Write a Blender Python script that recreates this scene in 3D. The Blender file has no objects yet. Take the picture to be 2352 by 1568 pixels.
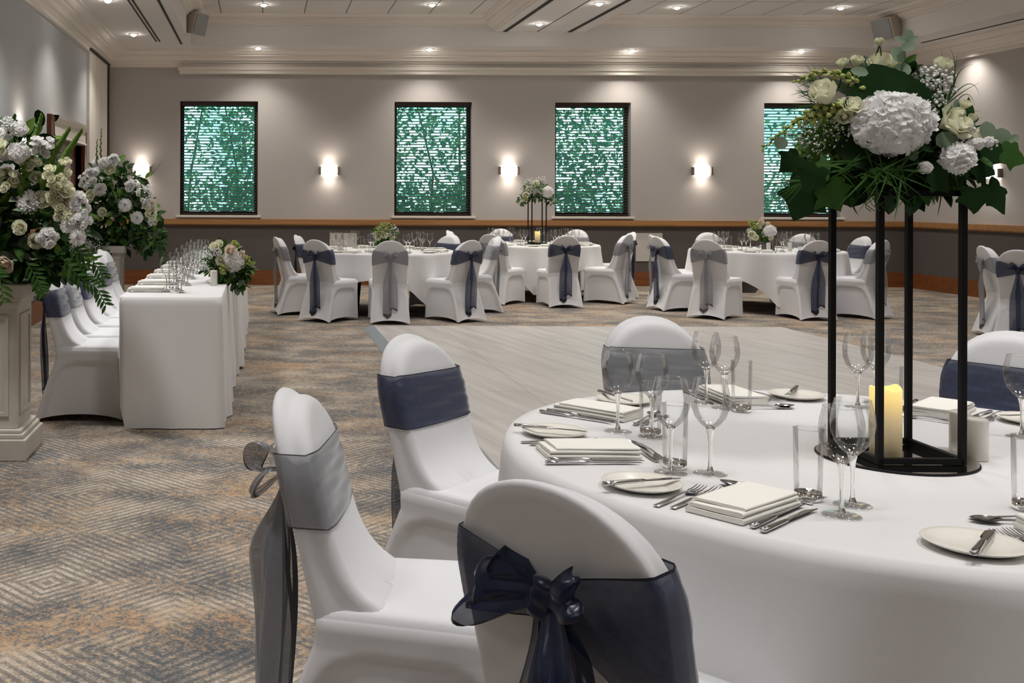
import bpy, math, random
from math import sin, cos, pi, sqrt, exp, atan2, radians as R
from mathutils import Vector, Matrix
random.seed(7)
SC = bpy.context.scene
C = SC.collection
# ------------------------------------------------------------ camera (level, shifted lens)
F, PX, PY, CH, ROLL = 2450.0, 602.0, 453.0, 1.35, R(0.2)
def ray(px, py):
    x, y = px - PX, py - PY
    return (x * cos(ROLL) + y * sin(ROLL)) / F, -(-x * sin(ROLL) + y * cos(ROLL)) / F
def at(px, py, Y):
    a, b = ray(px, py)
    return Vector((a * Y, Y, CH + b * Y))
def onz(px, py, z):
    a, b = ray(px, py)
    return at(px, py, (z - CH) / b)
cd = bpy.data.cameras.new('camera'); cam = bpy.data.objects.new('camera', cd); C.objects.link(cam)
cam.location = (0, 0, CH)
cam.rotation_euler = (Matrix.Rotation(pi / 2, 3, 'X') @ Matrix.Rotation(ROLL, 3, 'Z')).to_euler()
cd.sensor_width = 36; cd.lens = F * 36 / 2352
cd.shift_x = (1176 - PX) / 2352; cd.shift_y = -(784 - PY) / 2352
cd.clip_start = .05; cd.clip_end = 200
SC.camera = cam

# ------------------------------------------------------------ materials
def N(nt, t, **k):
    n = nt.nodes.new(t)
    for a, v in k.items():
        if a in n.inputs: n.inputs[a].default_value = v
        else: setattr(n, a, v)
    return n
def newmat(name):
    m = bpy.data.materials.new(name); m.use_nodes = True
    return m, m.node_tree, m.node_tree.nodes['Principled BSDF']
def rgb(c): return (c[0], c[1], c[2], 1)
def sr(r, g, b):
    f = lambda v: ((v / 255 + .055) / 1.055) ** 2.4 if v > 10 else v / 255 / 12.92
    return (f(r), f(g), f(b))
def pbr(name, col, rough=.6, metal=0, var=.06, vscale=8, bump=0, bscale=200, sheen=0, spec=.5, sub=0, trans=0, col2=None):
    m, nt, b = newmat(name)
    L = nt.links.new
    tc = N(nt, 'ShaderNodeTexCoord')
    nz = N(nt, 'ShaderNodeTexNoise', Scale=vscale, Detail=4.0)
    L(tc.outputs['Object'], nz.inputs['Vector'])
    mx = N(nt, 'ShaderNodeMix', data_type='RGBA')
    c2 = col2 or tuple(max(0, v * (1 - var * 2.5)) for v in col)
    mx.inputs[6].default_value = rgb(col); mx.inputs[7].default_value = rgb(c2)
    L(nz.outputs['Fac'], mx.inputs[0]); L(mx.outputs[2], b.inputs['Base Color'])
    b.inputs['Roughness'].default_value = rough; b.inputs['Metallic'].default_value = metal
    b.inputs['Specular IOR Level'].default_value = spec
    if sheen: b.inputs['Sheen Weight'].default_value = sheen
    if sub:
        b.inputs['Subsurface Weight'].default_value = sub; b.inputs['Subsurface Scale'].default_value = .01
    if bump:
        n2 = N(nt, 'ShaderNodeTexNoise', Scale=bscale, Detail=3.0); L(tc.outputs['Object'], n2.inputs['Vector'])
        bp = N(nt, 'ShaderNodeBump', Strength=bump, Distance=.002)
        L(n2.outputs['Fac'], bp.inputs['Height']); L(bp.outputs['Normal'], b.inputs['Normal'])
    if trans:
        out = nt.nodes['Material Output']; tr = N(nt, 'ShaderNodeBsdfTranslucent'); L(mx.outputs[2], tr.inputs['Color'])
        ms = N(nt, 'ShaderNodeMixShader'); ms.inputs[0].default_value = trans
        L(b.outputs[0], ms.inputs[1]); L(tr.outputs[0], ms.inputs[2]); L(ms.outputs[0], out.inputs['Surface'])
    return m
def organza(name, col, alpha, rough=.35, sheen=1.0):
    m, nt, b = newmat(name); L = nt.links.new; out = nt.nodes['Material Output']
    b.inputs['Base Color'].default_value = rgb(col); b.inputs['Roughness'].default_value = rough
    b.inputs['Sheen Weight'].default_value = sheen; b.inputs['Sheen Roughness'].default_value = .35
    tc = N(nt, 'ShaderNodeTexCoord'); w = N(nt, 'ShaderNodeTexNoise', Scale=60.0, Detail=3.0); L(tc.outputs['Object'], w.inputs['Vector'])
    mr = N(nt, 'ShaderNodeMapRange'); mr.inputs['To Min'].default_value = alpha - .05; mr.inputs['To Max'].default_value = alpha + .05
    L(w.outputs['Fac'], mr.inputs['Value'])
    t = N(nt, 'ShaderNodeBsdfTransparent'); ms = N(nt, 'ShaderNodeMixShader')
    L(mr.outputs[0], ms.inputs[0]); L(t.outputs[0], ms.inputs[1]); L(b.outputs[0], ms.inputs[2]); L(ms.outputs[0], out.inputs['Surface'])
    return m
def emit(name, col, s):
    m, nt, b = newmat(name)
    b.inputs['Base Color'].default_value = rgb(col); b.inputs['Emission Color'].default_value = rgb(col); b.inputs['Emission Strength'].default_value = s
    return m
def thinglass(name, tint=(.992, .995, .994), edge=(.62, .63, .64)):
    m, nt, b = newmat(name); nt.nodes.remove(b); L = nt.links.new; out = nt.nodes['Material Output']
    lw = N(nt, 'ShaderNodeLayerWeight', Blend=.28)
    cr = N(nt, 'ShaderNodeMix', data_type='RGBA'); cr.inputs[6].default_value = rgb(tint); cr.inputs[7].default_value = rgb(edge)
    pw = N(nt, 'ShaderNodeMath', operation='POWER'); pw.inputs[1].default_value = 5.0
    L(lw.outputs['Facing'], pw.inputs[0]); L(pw.outputs[0], cr.inputs[0])
    t = N(nt, 'ShaderNodeBsdfTransparent'); L(cr.outputs[2], t.inputs['Color'])
    g = N(nt, 'ShaderNodeBsdfGlossy', Roughness=.02)
    fr = N(nt, 'ShaderNodeFresnel', IOR=1.5)
    mu = N(nt, 'ShaderNodeMath', operation='MULTIPLY'); mu.inputs[1].default_value = .55; mu.use_clamp = True
    L(fr.outputs[0], mu.inputs[0])
    ms = N(nt, 'ShaderNodeMixShader'); L(mu.outputs[0], ms.inputs[0]); L(t.outputs[0], ms.inputs[1]); L(g.outputs[0], ms.inputs[2])
    L(ms.outputs[0], out.inputs['Surface'])
    return m
def solidglass(name):
    m, nt, b = newmat(name)
    b.inputs['Base Color'].default_value = (.97, .98, .97, 1); b.inputs['Roughness'].default_value = .0
    b.inputs['Transmission Weight'].default_value = 1; b.inputs['IOR'].default_value = 1.46
    return m
def math_(nt, op, a, b=None, c=None):
    n = N(nt, 'ShaderNodeMath', operation=op)
    for i, v in enumerate((a, b, c)):
        if v is None: continue
        if isinstance(v, (int, float)): n.inputs[i].default_value = v
        else: nt.links.new(v, n.inputs[i])
    return n.outputs[0]
def ramp(nt, fac, stops):
    n = N(nt, 'ShaderNodeValToRGB'); e = n.color_ramp.elements
    while len(e) > 1: e.remove(e[-1])
    e[0].position = stops[0][0]; e[0].color = rgb(stops[0][1])
    for p, c in stops[1:]:
        x = e.new(p); x.color = rgb(c)
    nt.links.new(fac, n.inputs[0]); return n.outputs[0]
def mixc(nt, f, a, b):
    n = N(nt, 'ShaderNodeMix', data_type='RGBA')
    for s, v in ((0, f), (6, a), (7, b)):
        if isinstance(v, (int, float)): n.inputs[s].default_value = v
        elif isinstance(v, tuple): n.inputs[s].default_value = rgb(v)
        else: nt.links.new(v, n.inputs[s])
    return n.outputs[2]
def carpet_mat():
    m, nt, b = newmat('patterned_carpet'); L = nt.links.new
    tc = N(nt, 'ShaderNodeTexCoord'); sp = N(nt, 'ShaderNodeSeparateXYZ')
    dn = N(nt, 'ShaderNodeTexNoise', Scale=5.0, Detail=3.0); L(tc.outputs['Object'], dn.inputs['Vector'])
    vm = N(nt, 'ShaderNodeVectorMath', operation='MULTIPLY_ADD')
    L(dn.outputs['Color'], vm.inputs[0]); vm.inputs[1].default_value = (.016, .016, 0); L(tc.outputs['Object'], vm.inputs[2])
    L(vm.outputs[0], sp.inputs[0]); x, y = sp.outputs['X'], sp.outputs['Y']
    tri = lambda v, p, o: math_(nt, 'ABSOLUTE', math_(nt, 'SUBTRACT', math_(nt, 'FRACT', math_(nt, 'MULTIPLY_ADD', v, 1 / p, o)), .5))
    s = math_(nt, 'ADD', math_(nt, 'MULTIPLY', tri(x, .92, .3), .92), math_(nt, 'MULTIPLY', tri(y, 1.1, .1), 1.1))
    lines = math_(nt, 'SINE', math_(nt, 'MULTIPLY', s, 2 * pi / .050))
    nA = N(nt, 'ShaderNodeTexNoise', Scale=2.3, Detail=5.0, Roughness=.65)
    mp = N(nt, 'ShaderNodeMapping'); mp.inputs['Scale'].default_value = (.9, 1.15, 1); L(tc.outputs['Object'], mp.inputs[0]); L(mp.outputs[0], nA.inputs['Vector'])
    nB = N(nt, 'ShaderNodeTexNoise', Scale=1.7, Detail=6.0, Roughness=.7)
    mp2 = N(nt, 'ShaderNodeMapping'); mp2.inputs['Location'].default_value = (7.3, 3.1, 0); mp2.inputs['Scale'].default_value = (.8, 1.25, 1)
    L(tc.outputs['Object'], mp2.inputs[0]); L(mp2.outputs[0], nB.inputs['Vector'])
    nF = N(nt, 'ShaderNodeTexNoise', Scale=95.0, Detail=2.0); L(tc.outputs['Object'], nF.inputs['Vector'])
    nG = N(nt, 'ShaderNodeTexNoise', Scale=28.0, Detail=3.0, Roughness=.7); L(tc.outputs['Object'], nG.inputs['Vector'])
    grain = math_(nt, 'SUBTRACT', nG.outputs['Fac'], .5)
    fine = math_(nt, 'SUBTRACT', nF.outputs['Fac'], .5)
    v = math_(nt, 'ADD', math_(nt, 'MULTIPLY', grain, .75), nA.outputs['Fac']); v = math_(nt, 'MULTIPLY_ADD', fine, .6, v)
    base = ramp(nt, v, [(.28, sr(92, 94, 96)), (.40, sr(118, 114, 110)), (.50, sr(148, 139, 128)), (.60, sr(176, 163, 146)), (.72, sr(192, 184, 174))])
    msk = math_(nt, 'MULTIPLY', math_(nt, 'GREATER_THAN', math_(nt, 'ADD', lines, math_(nt, 'MULTIPLY', grain, 3.2)), .15),
                ramp(nt, nB.outputs['Fac'], [(.36, (.15, .15, .15)), (.52, (1, 1, 1))]))
    dark = ramp(nt, nA.outputs['Fac'], [(.35, sr(74, 80, 86)), (.6, sr(104, 100, 96))])
    c = mixc(nt, math_(nt, 'MULTIPLY', msk, .68), base, dark)
    oc = math_(nt, 'ADD', nB.outputs['Fac'], math_(nt, 'MULTIPLY', grain, .45)); oc = math_(nt, 'MULTIPLY_ADD', fine, .5, oc)
    of = ramp(nt, oc, [(.50, (0, 0, 0)), (.64, (.45, .45, .45)), (.72, (.9, .9, .9))])
    oc2 = math_(nt, 'SUBTRACT', 1.0, nB.outputs['Fac']); oc2 = math_(nt, 'MULTIPLY_ADD', grain, .7, oc2); oc2 = math_(nt, 'MULTIPLY_ADD', fine, .7, oc2)
    of2 = ramp(nt, oc2, [(.52, (0, 0, 0)), (.66, (.6, .6, .6)), (.78, (.9, .9, .9))])
    c = mixc(nt, math_(nt, 'MULTIPLY', of2, .62), c, sr(182, 134, 74))
    L(c, b.inputs['Base Color']); b.inputs['Roughness'].default_value = .95; b.inputs['Specular IOR Level'].default_value = .15
    bp = N(nt, 'ShaderNodeBump', Strength=.35, Distance=.004); L(nF.outputs['Fac'], bp.inputs['Height']); L(bp.outputs[0], b.inputs['Normal'])
    return m
def dance_mat():
    m, nt, b = newmat('pale_laminate'); L = nt.links.new
    tc = N(nt, 'ShaderNodeTexCoord')
    mp = N(nt, 'ShaderNodeMapping'); mp.inputs['Rotation'].default_value = (0, 0, R(-11)); L(tc.outputs['Object'], mp.inputs[0])
    mp2 = N(nt, 'ShaderNodeMapping'); mp2.inputs['Scale'].default_value = (8, .42, 1); L(mp.outputs[0], mp2.inputs[0])
    nz = N(nt, 'ShaderNodeTexNoise', Scale=1.3, Detail=6.0, Roughness=.6); L(mp2.outputs[0], nz.inputs['Vector'])
    c = ramp(nt, nz.outputs['Fac'], [(.28, sr(164, 159, 153)), (.5, sr(184, 178, 172)), (.72, sr(198, 192, 186))])
    br = N(nt, 'ShaderNodeTexBrick', Scale=1.0); br.offset = 0.0
    br.inputs['Mortar Size'].default_value = .004; br.inputs['Brick Width'].default_value = .92; br.inputs['Row Height'].default_value = .92
    br.inputs['Color1'].default_value = (1, 1, 1, 1); br.inputs['Color2'].default_value = (.93, .94, .95, 1); br.inputs['Mortar'].default_value = (.68, .67, .65, 1)
    L(tc.outputs['Object'], br.inputs['Vector'])
    mm = N(nt, 'ShaderNodeMix', data_type='RGBA', blend_type='MULTIPLY'); mm.inputs[0].default_value = 1
    L(c, mm.inputs[6]); L(br.outputs['Color'], mm.inputs[7]); L(mm.outputs[2], b.inputs['Base Color'])
    b.inputs['Roughness'].default_value = .42; b.inputs['Specular IOR Level'].default_value = .3
    return m
def tile_mat():
    m, nt, b = newmat('ceiling_tiles'); L = nt.links.new; tc = N(nt, 'ShaderNodeTexCoord')
    br = N(nt, 'ShaderNodeTexBrick', Scale=1.0); br.offset = 0.0
    br.inputs['Mortar Size'].default_value = .008; br.inputs['Brick Width'].default_value = .60; br.inputs['Row Height'].default_value = 1.2
    c = sr(228, 224, 219)
    br.inputs['Color1'].default_value = rgb(c); br.inputs['Color2'].default_value = rgb(sr(222, 218, 213)); br.inputs['Mortar'].default_value = rgb(sr(120, 116, 112))
    L(tc.outputs['Object'], br.inputs['Vector']); L(br.outputs['Color'], b.inputs['Base Color']); b.inputs['Roughness'].default_value = .9
    return m
def wood_mat(name, a, b_, scale=6, rough=.4, axis=0):
    m, nt, b = newmat(name); L = nt.links.new; tc = N(nt, 'ShaderNodeTexCoord'); mp = N(nt, 'ShaderNodeMapping')
    s = [14, 14, 14]; s[axis] = .9; mp.inputs['Scale'].default_value = s; L(tc.outputs['Object'], mp.inputs[0])
    nz = N(nt, 'ShaderNodeTexNoise', Scale=scale / 4, Detail=5.0); L(mp.outputs[0], nz.inputs['Vector'])
    L(ramp(nt, nz.outputs['Fac'], [(.3, a), (.7, b_)]), b.inputs['Base Color']); b.inputs['Roughness'].default_value = rough
    return m
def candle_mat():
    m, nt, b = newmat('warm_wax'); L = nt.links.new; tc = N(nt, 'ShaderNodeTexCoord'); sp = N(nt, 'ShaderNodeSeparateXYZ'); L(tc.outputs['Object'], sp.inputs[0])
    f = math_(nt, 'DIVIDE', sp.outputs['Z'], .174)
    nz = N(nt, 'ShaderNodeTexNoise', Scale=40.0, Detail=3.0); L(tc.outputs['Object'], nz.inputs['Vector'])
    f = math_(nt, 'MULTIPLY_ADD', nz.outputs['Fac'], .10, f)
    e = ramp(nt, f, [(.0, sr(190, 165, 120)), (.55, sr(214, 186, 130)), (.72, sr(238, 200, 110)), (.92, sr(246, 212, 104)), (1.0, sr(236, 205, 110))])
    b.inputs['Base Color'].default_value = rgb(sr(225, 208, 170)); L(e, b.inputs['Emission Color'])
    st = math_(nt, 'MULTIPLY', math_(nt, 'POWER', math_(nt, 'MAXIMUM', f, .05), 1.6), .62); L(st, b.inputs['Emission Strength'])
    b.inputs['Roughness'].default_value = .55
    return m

M = {}
M['wall'] = pbr('taupe_wall_paint', sr(183, 178, 175), .85, var=.01, vscale=2)
M['wallL'] = pbr('cool_grey_wall_paint', sr(186, 189, 191), .85, var=.01, vscale=2)
M['dado'] = pbr('dark_dado_paint', sr(94, 88, 87), .8, var=.02, vscale=3)
M['ceil'] = pbr('white_ceiling_paint', sr(228, 224, 220), .85, var=.01)
M['mould'] = pbr('white_moulding_paint', sr(230, 223, 214), .6, var=.01)
M['tile'] = tile_mat()
M['carpet'] = carpet_mat()
M['dance'] = dance_mat()
M['ramp'] = pbr('grey_metal_ramp', sr(128, 136, 140), .5, var=.05)
M['oak'] = wood_mat('oak_wood', sr(150, 108, 66), sr(176, 130, 84))
M['brown'] = wood_mat('brown_wood', sr(112, 66, 34), sr(140, 84, 44))
M['doorwood'] = wood_mat('mahogany_wood', sr(92, 46, 26), sr(116, 60, 34), axis=2)
M['darkwood'] = pbr('dark_window_wood', sr(66, 44, 36), .5)
M['slat'] = pbr('backlit_blind_slat', sr(58, 66, 62), .45)  # backlight shade put into the slat colour, the wood itself is brown
M['black'] = pbr('black_metal', (.006, .006, .0065), .55, var=.1, spec=.18)
M['slot'] = pbr('dark_slot', (.02, .02, .02), .7)
M['cover'] = pbr('white_stretch_fabric', sr(226, 226, 229), .72, var=.01, bump=.08, bscale=500, sheen=.25)
M['cloth'] = pbr('white_linen', sr(228, 227, 227), .8, var=.012, vscale=14, bump=.12, bscale=420, sheen=.15)
M['navy'] = organza('navy_organza', (.010, .023, .078), .78, .4, .3)
M['navyh'] = pbr('navy_hem', (.006, .008, .02), .6, var=.1)
M['navyb'] = organza('navy_organza_bow', (.003, .008, .036), .90, .32, .3)
M['silver'] = organza('silver_organza', (.25, .26, .285), .66, .28, .6)
M['silverh'] = pbr('silver_hem', (.09, .09, .1), .5, var=.1)
M['silverb'] = organza('silver_organza_bow', (.27, .275, .29), .74, .25, .5)
M['tglass'] = thinglass('thin_clear_glass')
M['sglass'] = solidglass('solid_clear_glass')
M['steel'] = pbr('polished_steel', (.62, .62, .63), .14, metal=1, var=.02)
M['cream'] = pbr('cream_china', sr(238, 234, 224), .18, var=.01)
M['napkin'] = pbr('napkin_linen', sr(242, 240, 232), .85, var=.01, bump=.15, bscale=300)
M['china'] = pbr('white_china', sr(232, 228, 220), .2, var=.01)
M['mirror'] = pbr('mirror_glass', (.9, .9, .88), .02, metal=1, var=0)
M['wax'] = candle_mat()
M['stone'] = pbr('painted_stone', sr(214, 209, 200), .7, var=.04, vscale=5, col2=sr(186, 178, 166))
M['switch'] = pbr('white_panel_paint', sr(214, 210, 206), .6)
M['spk'] = pbr('beige_speaker_shell', sr(188, 178, 164), .6)
M['grille'] = pbr('grey_speaker_grille', sr(150, 152, 152), .8, bump=.4, bscale=300)
M['lamp'] = emit('lamp_lens', (1, .95, .88), 60)
M['sconce'] = emit('frosted_sconce_glass', (1, .93, .84), 4.5)
M['bracket'] = pbr('brushed_nickel', sr(150, 138, 124), .35, metal=.7)
# plants
M['wpetal'] = pbr('white_petal', sr(252, 251, 250), .6, var=.01, vscale=30, trans=.42)
M['cpetal'] = pbr('cream_petal', sr(248, 247, 234), .6, var=.05, vscale=25, trans=.4, col2=sr(236, 236, 200))
M['gbud'] = pbr('green_bud', sr(196, 206, 116), .6, var=.15, vscale=40, trans=.2)
M['peach'] = pbr('blush_petal', sr(246, 232, 214), .6, var=.03, vscale=25, trans=.4)
M['leaf'] = pbr('green_leaf', sr(66, 106, 44), .6, spec=.2, var=.22, vscale=15, trans=.18)
M['dleaf'] = pbr('dark_leaf', sr(34, 66, 30), .5, spec=.18, var=.2, vscale=15, trans=.08)
M['bleaf'] = pbr('bright_leaf', sr(112, 148, 60), .55, spec=.25, var=.18, vscale=15, trans=.25)
M['eleaf'] = pbr('eucalyptus_leaf', sr(132, 152, 126), .65, spec=.25, var=.15, vscale=15, trans=.1)
M['stem'] = pbr('stem_green', sr(66, 88, 44), .6)
M['gyp'] = pbr('tiny_white_blossom', sr(246, 246, 244), .7, trans=.2)

# ------------------------------------------------------------ mesh helper
class MB:
    def __init__(s): s.v = []; s.f = []; s.m = []
    def add(s, vs, fs, mat=0, T=None):
        o = len(s.v)
        if T is not None: vs = [T @ Vector(p) for p in vs]
        s.v += [tuple(p) for p in vs]
        s.f += [tuple(i + o for i in f) for f in fs]; s.m += [mat] * len(fs)
        return s
    def grid(s, rows, mat=0, closed=False, T=None, matf=None):
        n = len(rows[0]); vs = [p for r in rows for p in r]; fs = []; ms = []
        for i in range(len(rows) - 1):
            for j in range(n if closed else n - 1):
                k = (j + 1) % n
                fs.append((i * n + j, i * n + k, (i + 1) * n + k, (i + 1) * n + j)); ms.append(matf(i, j) if matf else mat)
        o = len(s.m); s.add(vs, fs, mat, T); s.m[o:] = ms
        return s
    def box(s, a, b, mat=0, T=None):
        x0, y0, z0 = a; x1, y1, z1 = b
        vs = [(x0, y0, z0), (x1, y0, z0), (x1, y1, z0), (x0, y1, z0), (x0, y0, z1), (x1, y0, z1), (x1, y1, z1), (x0, y1, z1)]
        return s.add(vs, [(0, 3, 2, 1), (4, 5, 6, 7), (0, 1, 5, 4), (1, 2, 6, 5), (2, 3, 7, 6), (3, 0, 4, 7)], mat, T)
    def lathe(s, prof, n=24, mat=0, T=None, cap0=False, cap1=False):
        rows = [[(r * cos(2 * pi * j / n), r * sin(2 * pi * j / n), z) for j in range(n)] for r, z in prof]
        s.grid(rows, mat, True, T)
        for c, k, rev in ((cap0, 0, True), (cap1, -1, False)):
            if c:
                vs = rows[k]; s.add(vs, [tuple(range(n))[::-1] if rev else tuple(range(n))], mat, T)
        return s
    def tube(s, pts, rad, n=6, mat=0, T=None):
        pts = [Vector(p) for p in pts]; rows = []
        up = Vector((.31, .2, .93))
        for i, p in enumerate(pts):
            d = (pts[min(i + 1, len(pts) - 1)] - pts[max(i - 1, 0)]).normalized()
            a = d.cross(up)
            if a.length < .05: a = d.cross(Vector((1, 0, 0)))
            a.normalize(); b = d.cross(a); r = rad[i] if isinstance(rad, (list, tuple)) else rad
            rows.append([p + (a * cos(2 * pi * j / n) + b * sin(2 * pi * j / n)) * r for j in range(n)])
        s.grid(rows, mat, True, T)
        s.add(rows[0], [tuple(range(n))], mat, T); s.add(rows[-1], [tuple(range(n))[::-1]], mat, T)
        return s
    def build(s, name, mats, parent=None, smooth=True, loc=None):
        me = bpy.data.meshes.new(name); me.from_pydata(s.v, [], s.f)
        for m in (mats if isinstance(mats, (list, tuple)) else [mats]): me.materials.append(m)
        me.polygons.foreach_set('material_index', s.m)
        me.polygons.foreach_set('use_smooth', [smooth] * len(me.polygons)); me.update()
        o = bpy.data.objects.new(name, me); C.objects.link(o)
        if parent is not None: o.parent = parent
        if loc is not None: o.location = loc
        return o
def bevel(o, w=.004, n=2):
    md = o.modifiers.new('bevel', 'BEVEL'); md.width = w; md.segments = n; md.limit_method = 'ANGLE'; md.angle_limit = R(40)
    return o
def tag(o, label, cat, group=None, kind=None):
    if label: o['label'] = label
    if cat: o['category'] = cat
    if group: o['group'] = group
    if kind: o['kind'] = kind
    return o
def thing(name, label, cat, loc=(0, 0, 0), rz=0, group=None):
    o = bpy.data.objects.new(name, None); C.objects.link(o); o.location = loc; o.rotation_euler = (0, 0, rz); o.empty_display_size = .1
    return tag(o, label, cat, group)
def struct(name, mb, mat, smooth=False, parent=None):
    o = mb.build(name, mat, parent, smooth)
    if parent is None: o['kind'] = 'structure'
    return o
kids = {}
def dup(root, loc, rz, label, group=None, cat=None):
    r = root.copy(); C.objects.link(r); r.location = loc; r.rotation_euler = (0, 0, rz); r['label'] = label
    if group: r['group'] = group
    for ch in list(root.children):
        if ch.type == 'LIGHT': continue
        c = ch.copy(); C.objects.link(c); c.parent = r
        for g in ch.children:
            d = g.copy(); C.objects.link(d); d.parent = c
    return r
class Once:      # first use places the prototype itself, later uses copy it
    def __init__(s, maker): s.mk = maker; s.p = None
    def __call__(s, loc, rz, label, group=None):
        if s.p is None:
            s.p = s.mk(); o = s.p; o.location = loc; o.rotation_euler = (0, 0, rz); o['label'] = label
            if group: o['group'] = group
            return o
        return dup(s.p, loc, rz, label, group)
def frame(d, roll=0):
    z = Vector(d).normalized(); x = z.orthogonal().normalized(); y = z.cross(x)
    m = Matrix((x, y, z)).transposed()
    return m @ Matrix.Rotation(roll, 3, 'Z')
def TF(p, d=(0, 0, 1), roll=0, s=1):
    m = (frame(d, roll) * s).to_4x4(); m.translation = Vector(p); return m
def lerp(a, b, t): return a + (b - a) * t
def sm(a, b, x):
    t = max(0, min(1, (x - a) / (b - a))); return t * t * (3 - 2 * t)

# ------------------------------------------------------------ ROOM
XL, XR, YB, YF = -2.42, 9.93, 16.45, -3.2
ZS, ZC = 3.578, 4.01                       # soffit and tile heights
XLi, XRi, YBi = -1.05, 8.95, 15.62         # inner edges of the soffit
struct('floor', MB().box((XL - .2, YF, -.1), (XR + .2, YB + .2, 0)), M['carpet'])
# walls with window openings in the back one
wins = []
for i, (a, b_) in enumerate(((413, 592), (906, 1084), (1275, 1449), (1755, 1931))):
    wins.append((at(a, 360, YB).x, at(b_, 360, YB).x))
WZ0, WZ1, ZD = 1.075, 2.83, .965
mb = MB(); xs = [XL - .2] + [v for w in wins for v in w] + [XR + .2]
for k in range(0, len(xs), 2): mb.box((xs[k], YB, ZD), (xs[k + 1], YB + .3, 4.1))
for a, b_ in wins:
    mb.box((a, YB, ZD), (b_, YB + .3, WZ0)); mb.box((a, YB, WZ1), (b_, YB + .3, 4.1))
mb.box((XL - .2, YB, 0), (XR + .2, YB + .3, ZD), 1)
struct('wall_back', mb, [M['wall'], M['dado']])
DY0, DY1, DZ = 12.15, 14.25, 2.03
mb = MB()
mb.box((XL - .2, YF, ZD), (XL, DY0, 4.1)).box((XL - .2, YF, 0), (XL, DY0, ZD), 1)
mb.box((XL - .2, DY0, DZ), (XL, DY1, 4.1)).box((XL - .2, DY1, ZD), (XL, YB, 4.1)).box((XL - .2, DY1, 0), (XL, YB, ZD), 1)
struct('wall_left', mb, [M['wallL'], M['dado']])
mb = MB().box((XR, YF, ZD), (XR + .2, YB, 4.1)).box((XR, YF, 0), (XR + .2, YB, ZD), 1)
struct('wall_right', mb, [M['wall'], M['dado']])
mb = MB().box((XL - .2, YF - .2, ZD), (XR + .2, YF, 4.1)).box((XL - .2, YF - .2, 0), (XR + .2, YF, ZD), 1)
struct('wall_front', mb, [M['wall'], M['dado']])
# ceiling
mb = MB()
mb.box((XLi - .1, YF, ZC), (XRi + .1, YBi + .1, ZC + .1), 0)
mb.box((XL, YF, ZS), (XLi, YB, ZS + .5), 1).box((XRi, YF, ZS), (XR, YB, ZS + .5), 1).box((XLi, YBi, ZS), (XRi, YB, ZS + .5), 1)
struct('ceiling', mb, [M['tile'], M['ceil']])
BX0, BX1, ZB = at(1134, 71, YBi).x, at(1342, 71, YBi).x, 3.785
o = struct('ceiling_beam', MB().box((BX0, YF, ZB), (BX1, YBi, ZC + .05)), M['ceil'])
def ringwalk(prof, xl, xr, yb, name, mat, sgn=1):
    rows = [[(xl + d, YF, z), (xl + d, yb - d, z), (xr - d, yb - d, z), (xr - d, YF, z)] for d, z in prof]
    return struct(name, MB().grid(rows), mat)
ringwalk([(0, 3.345), (.05, 3.345), (.05, 3.40), (.075, 3.415), (.075, 3.43), (.12, 3.44), (.15, 3.475), (.21, 3.50), (.21, 3.515), (.25, 3.52), (.29, 3.545), (.31, 3.56), (.354, 3.565), (.354, 3.579)],
         XL, XR, YB, 'trim_1', M['mould'])
ringwalk([(0, 3.86), (.03, 3.865), (.03, 3.89), (.06, 3.90), (.10, 3.935), (.15, 3.95), (.15, 3.965), (.19, 3.975), (.22, 4.0), (.22, 4.012)], XLi, XRi, YBi, 'trim_2', M['mould'])
# beam side mouldings
mb = MB()
for s, x in ((-1, BX0), (1, BX1)):
    prof = [(0, 3.80), (.03, 3.81), (.03, 3.83), (.07, 3.86), (.12, 3.92), (.12, 3.94), (.17, 3.955), (.19, 4.0), (.19, 4.012)]
    mb.grid([[(x + s * d, YF, z), (x + s * d, YBi, z)] for d, z in prof])
struct('trim_3', mb, M['mould'])
# dropped strip under the back cornice
X0 = at(413, 165, YB).x
struct('trim_4', MB().box((X0, YB - .10, 3.245), (XR - .0, YB, 3.35)).box((X0 - .02, YB - .12, 3.30), (XR - .0, YB, 3.35)), M['mould'])
# dado rails and baseboards
def railbox(mb, d, z0, z1, gap=None):
    mb.box((XL, YB - d, z0), (XR, YB, z1)); mb.box((XR - d, YF, z0), (XR, YB - d, z1))
    mb.box((XL, YF, z0), (XL + d, DY0 - .1, z1)); mb.box((XL, DY1 + .12, z0), (XL + d, YB - d, z1))
mb = MB(); railbox(mb, .045, .935, 1.0); railbox(mb, .03, .915, .94); railbox(mb, .035, 1.0, 1.012)
struct('trim_5', mb, M['oak'])
b1 = struct('baseboard_back', MB().box((XL, YB - .025, 0), (XR, YB, .20)).box((XL, YB - .018, .20), (XR, YB, .225)), M['brown'])
struct('baseboard_right', MB().box((XR - .025, YF, 0), (XR, YB - .025, .20)).box((XR - .018, YF, .20), (XR, YB - .025, .225)), M['brown'])
struct('baseboard_left', MB().box((XL, YF, 0), (XL + .025, DY0 - .1, .22)).box((XL, DY1 + .12, 0), (XL + .025, YB - .025, .22)), M['brown'])
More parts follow.
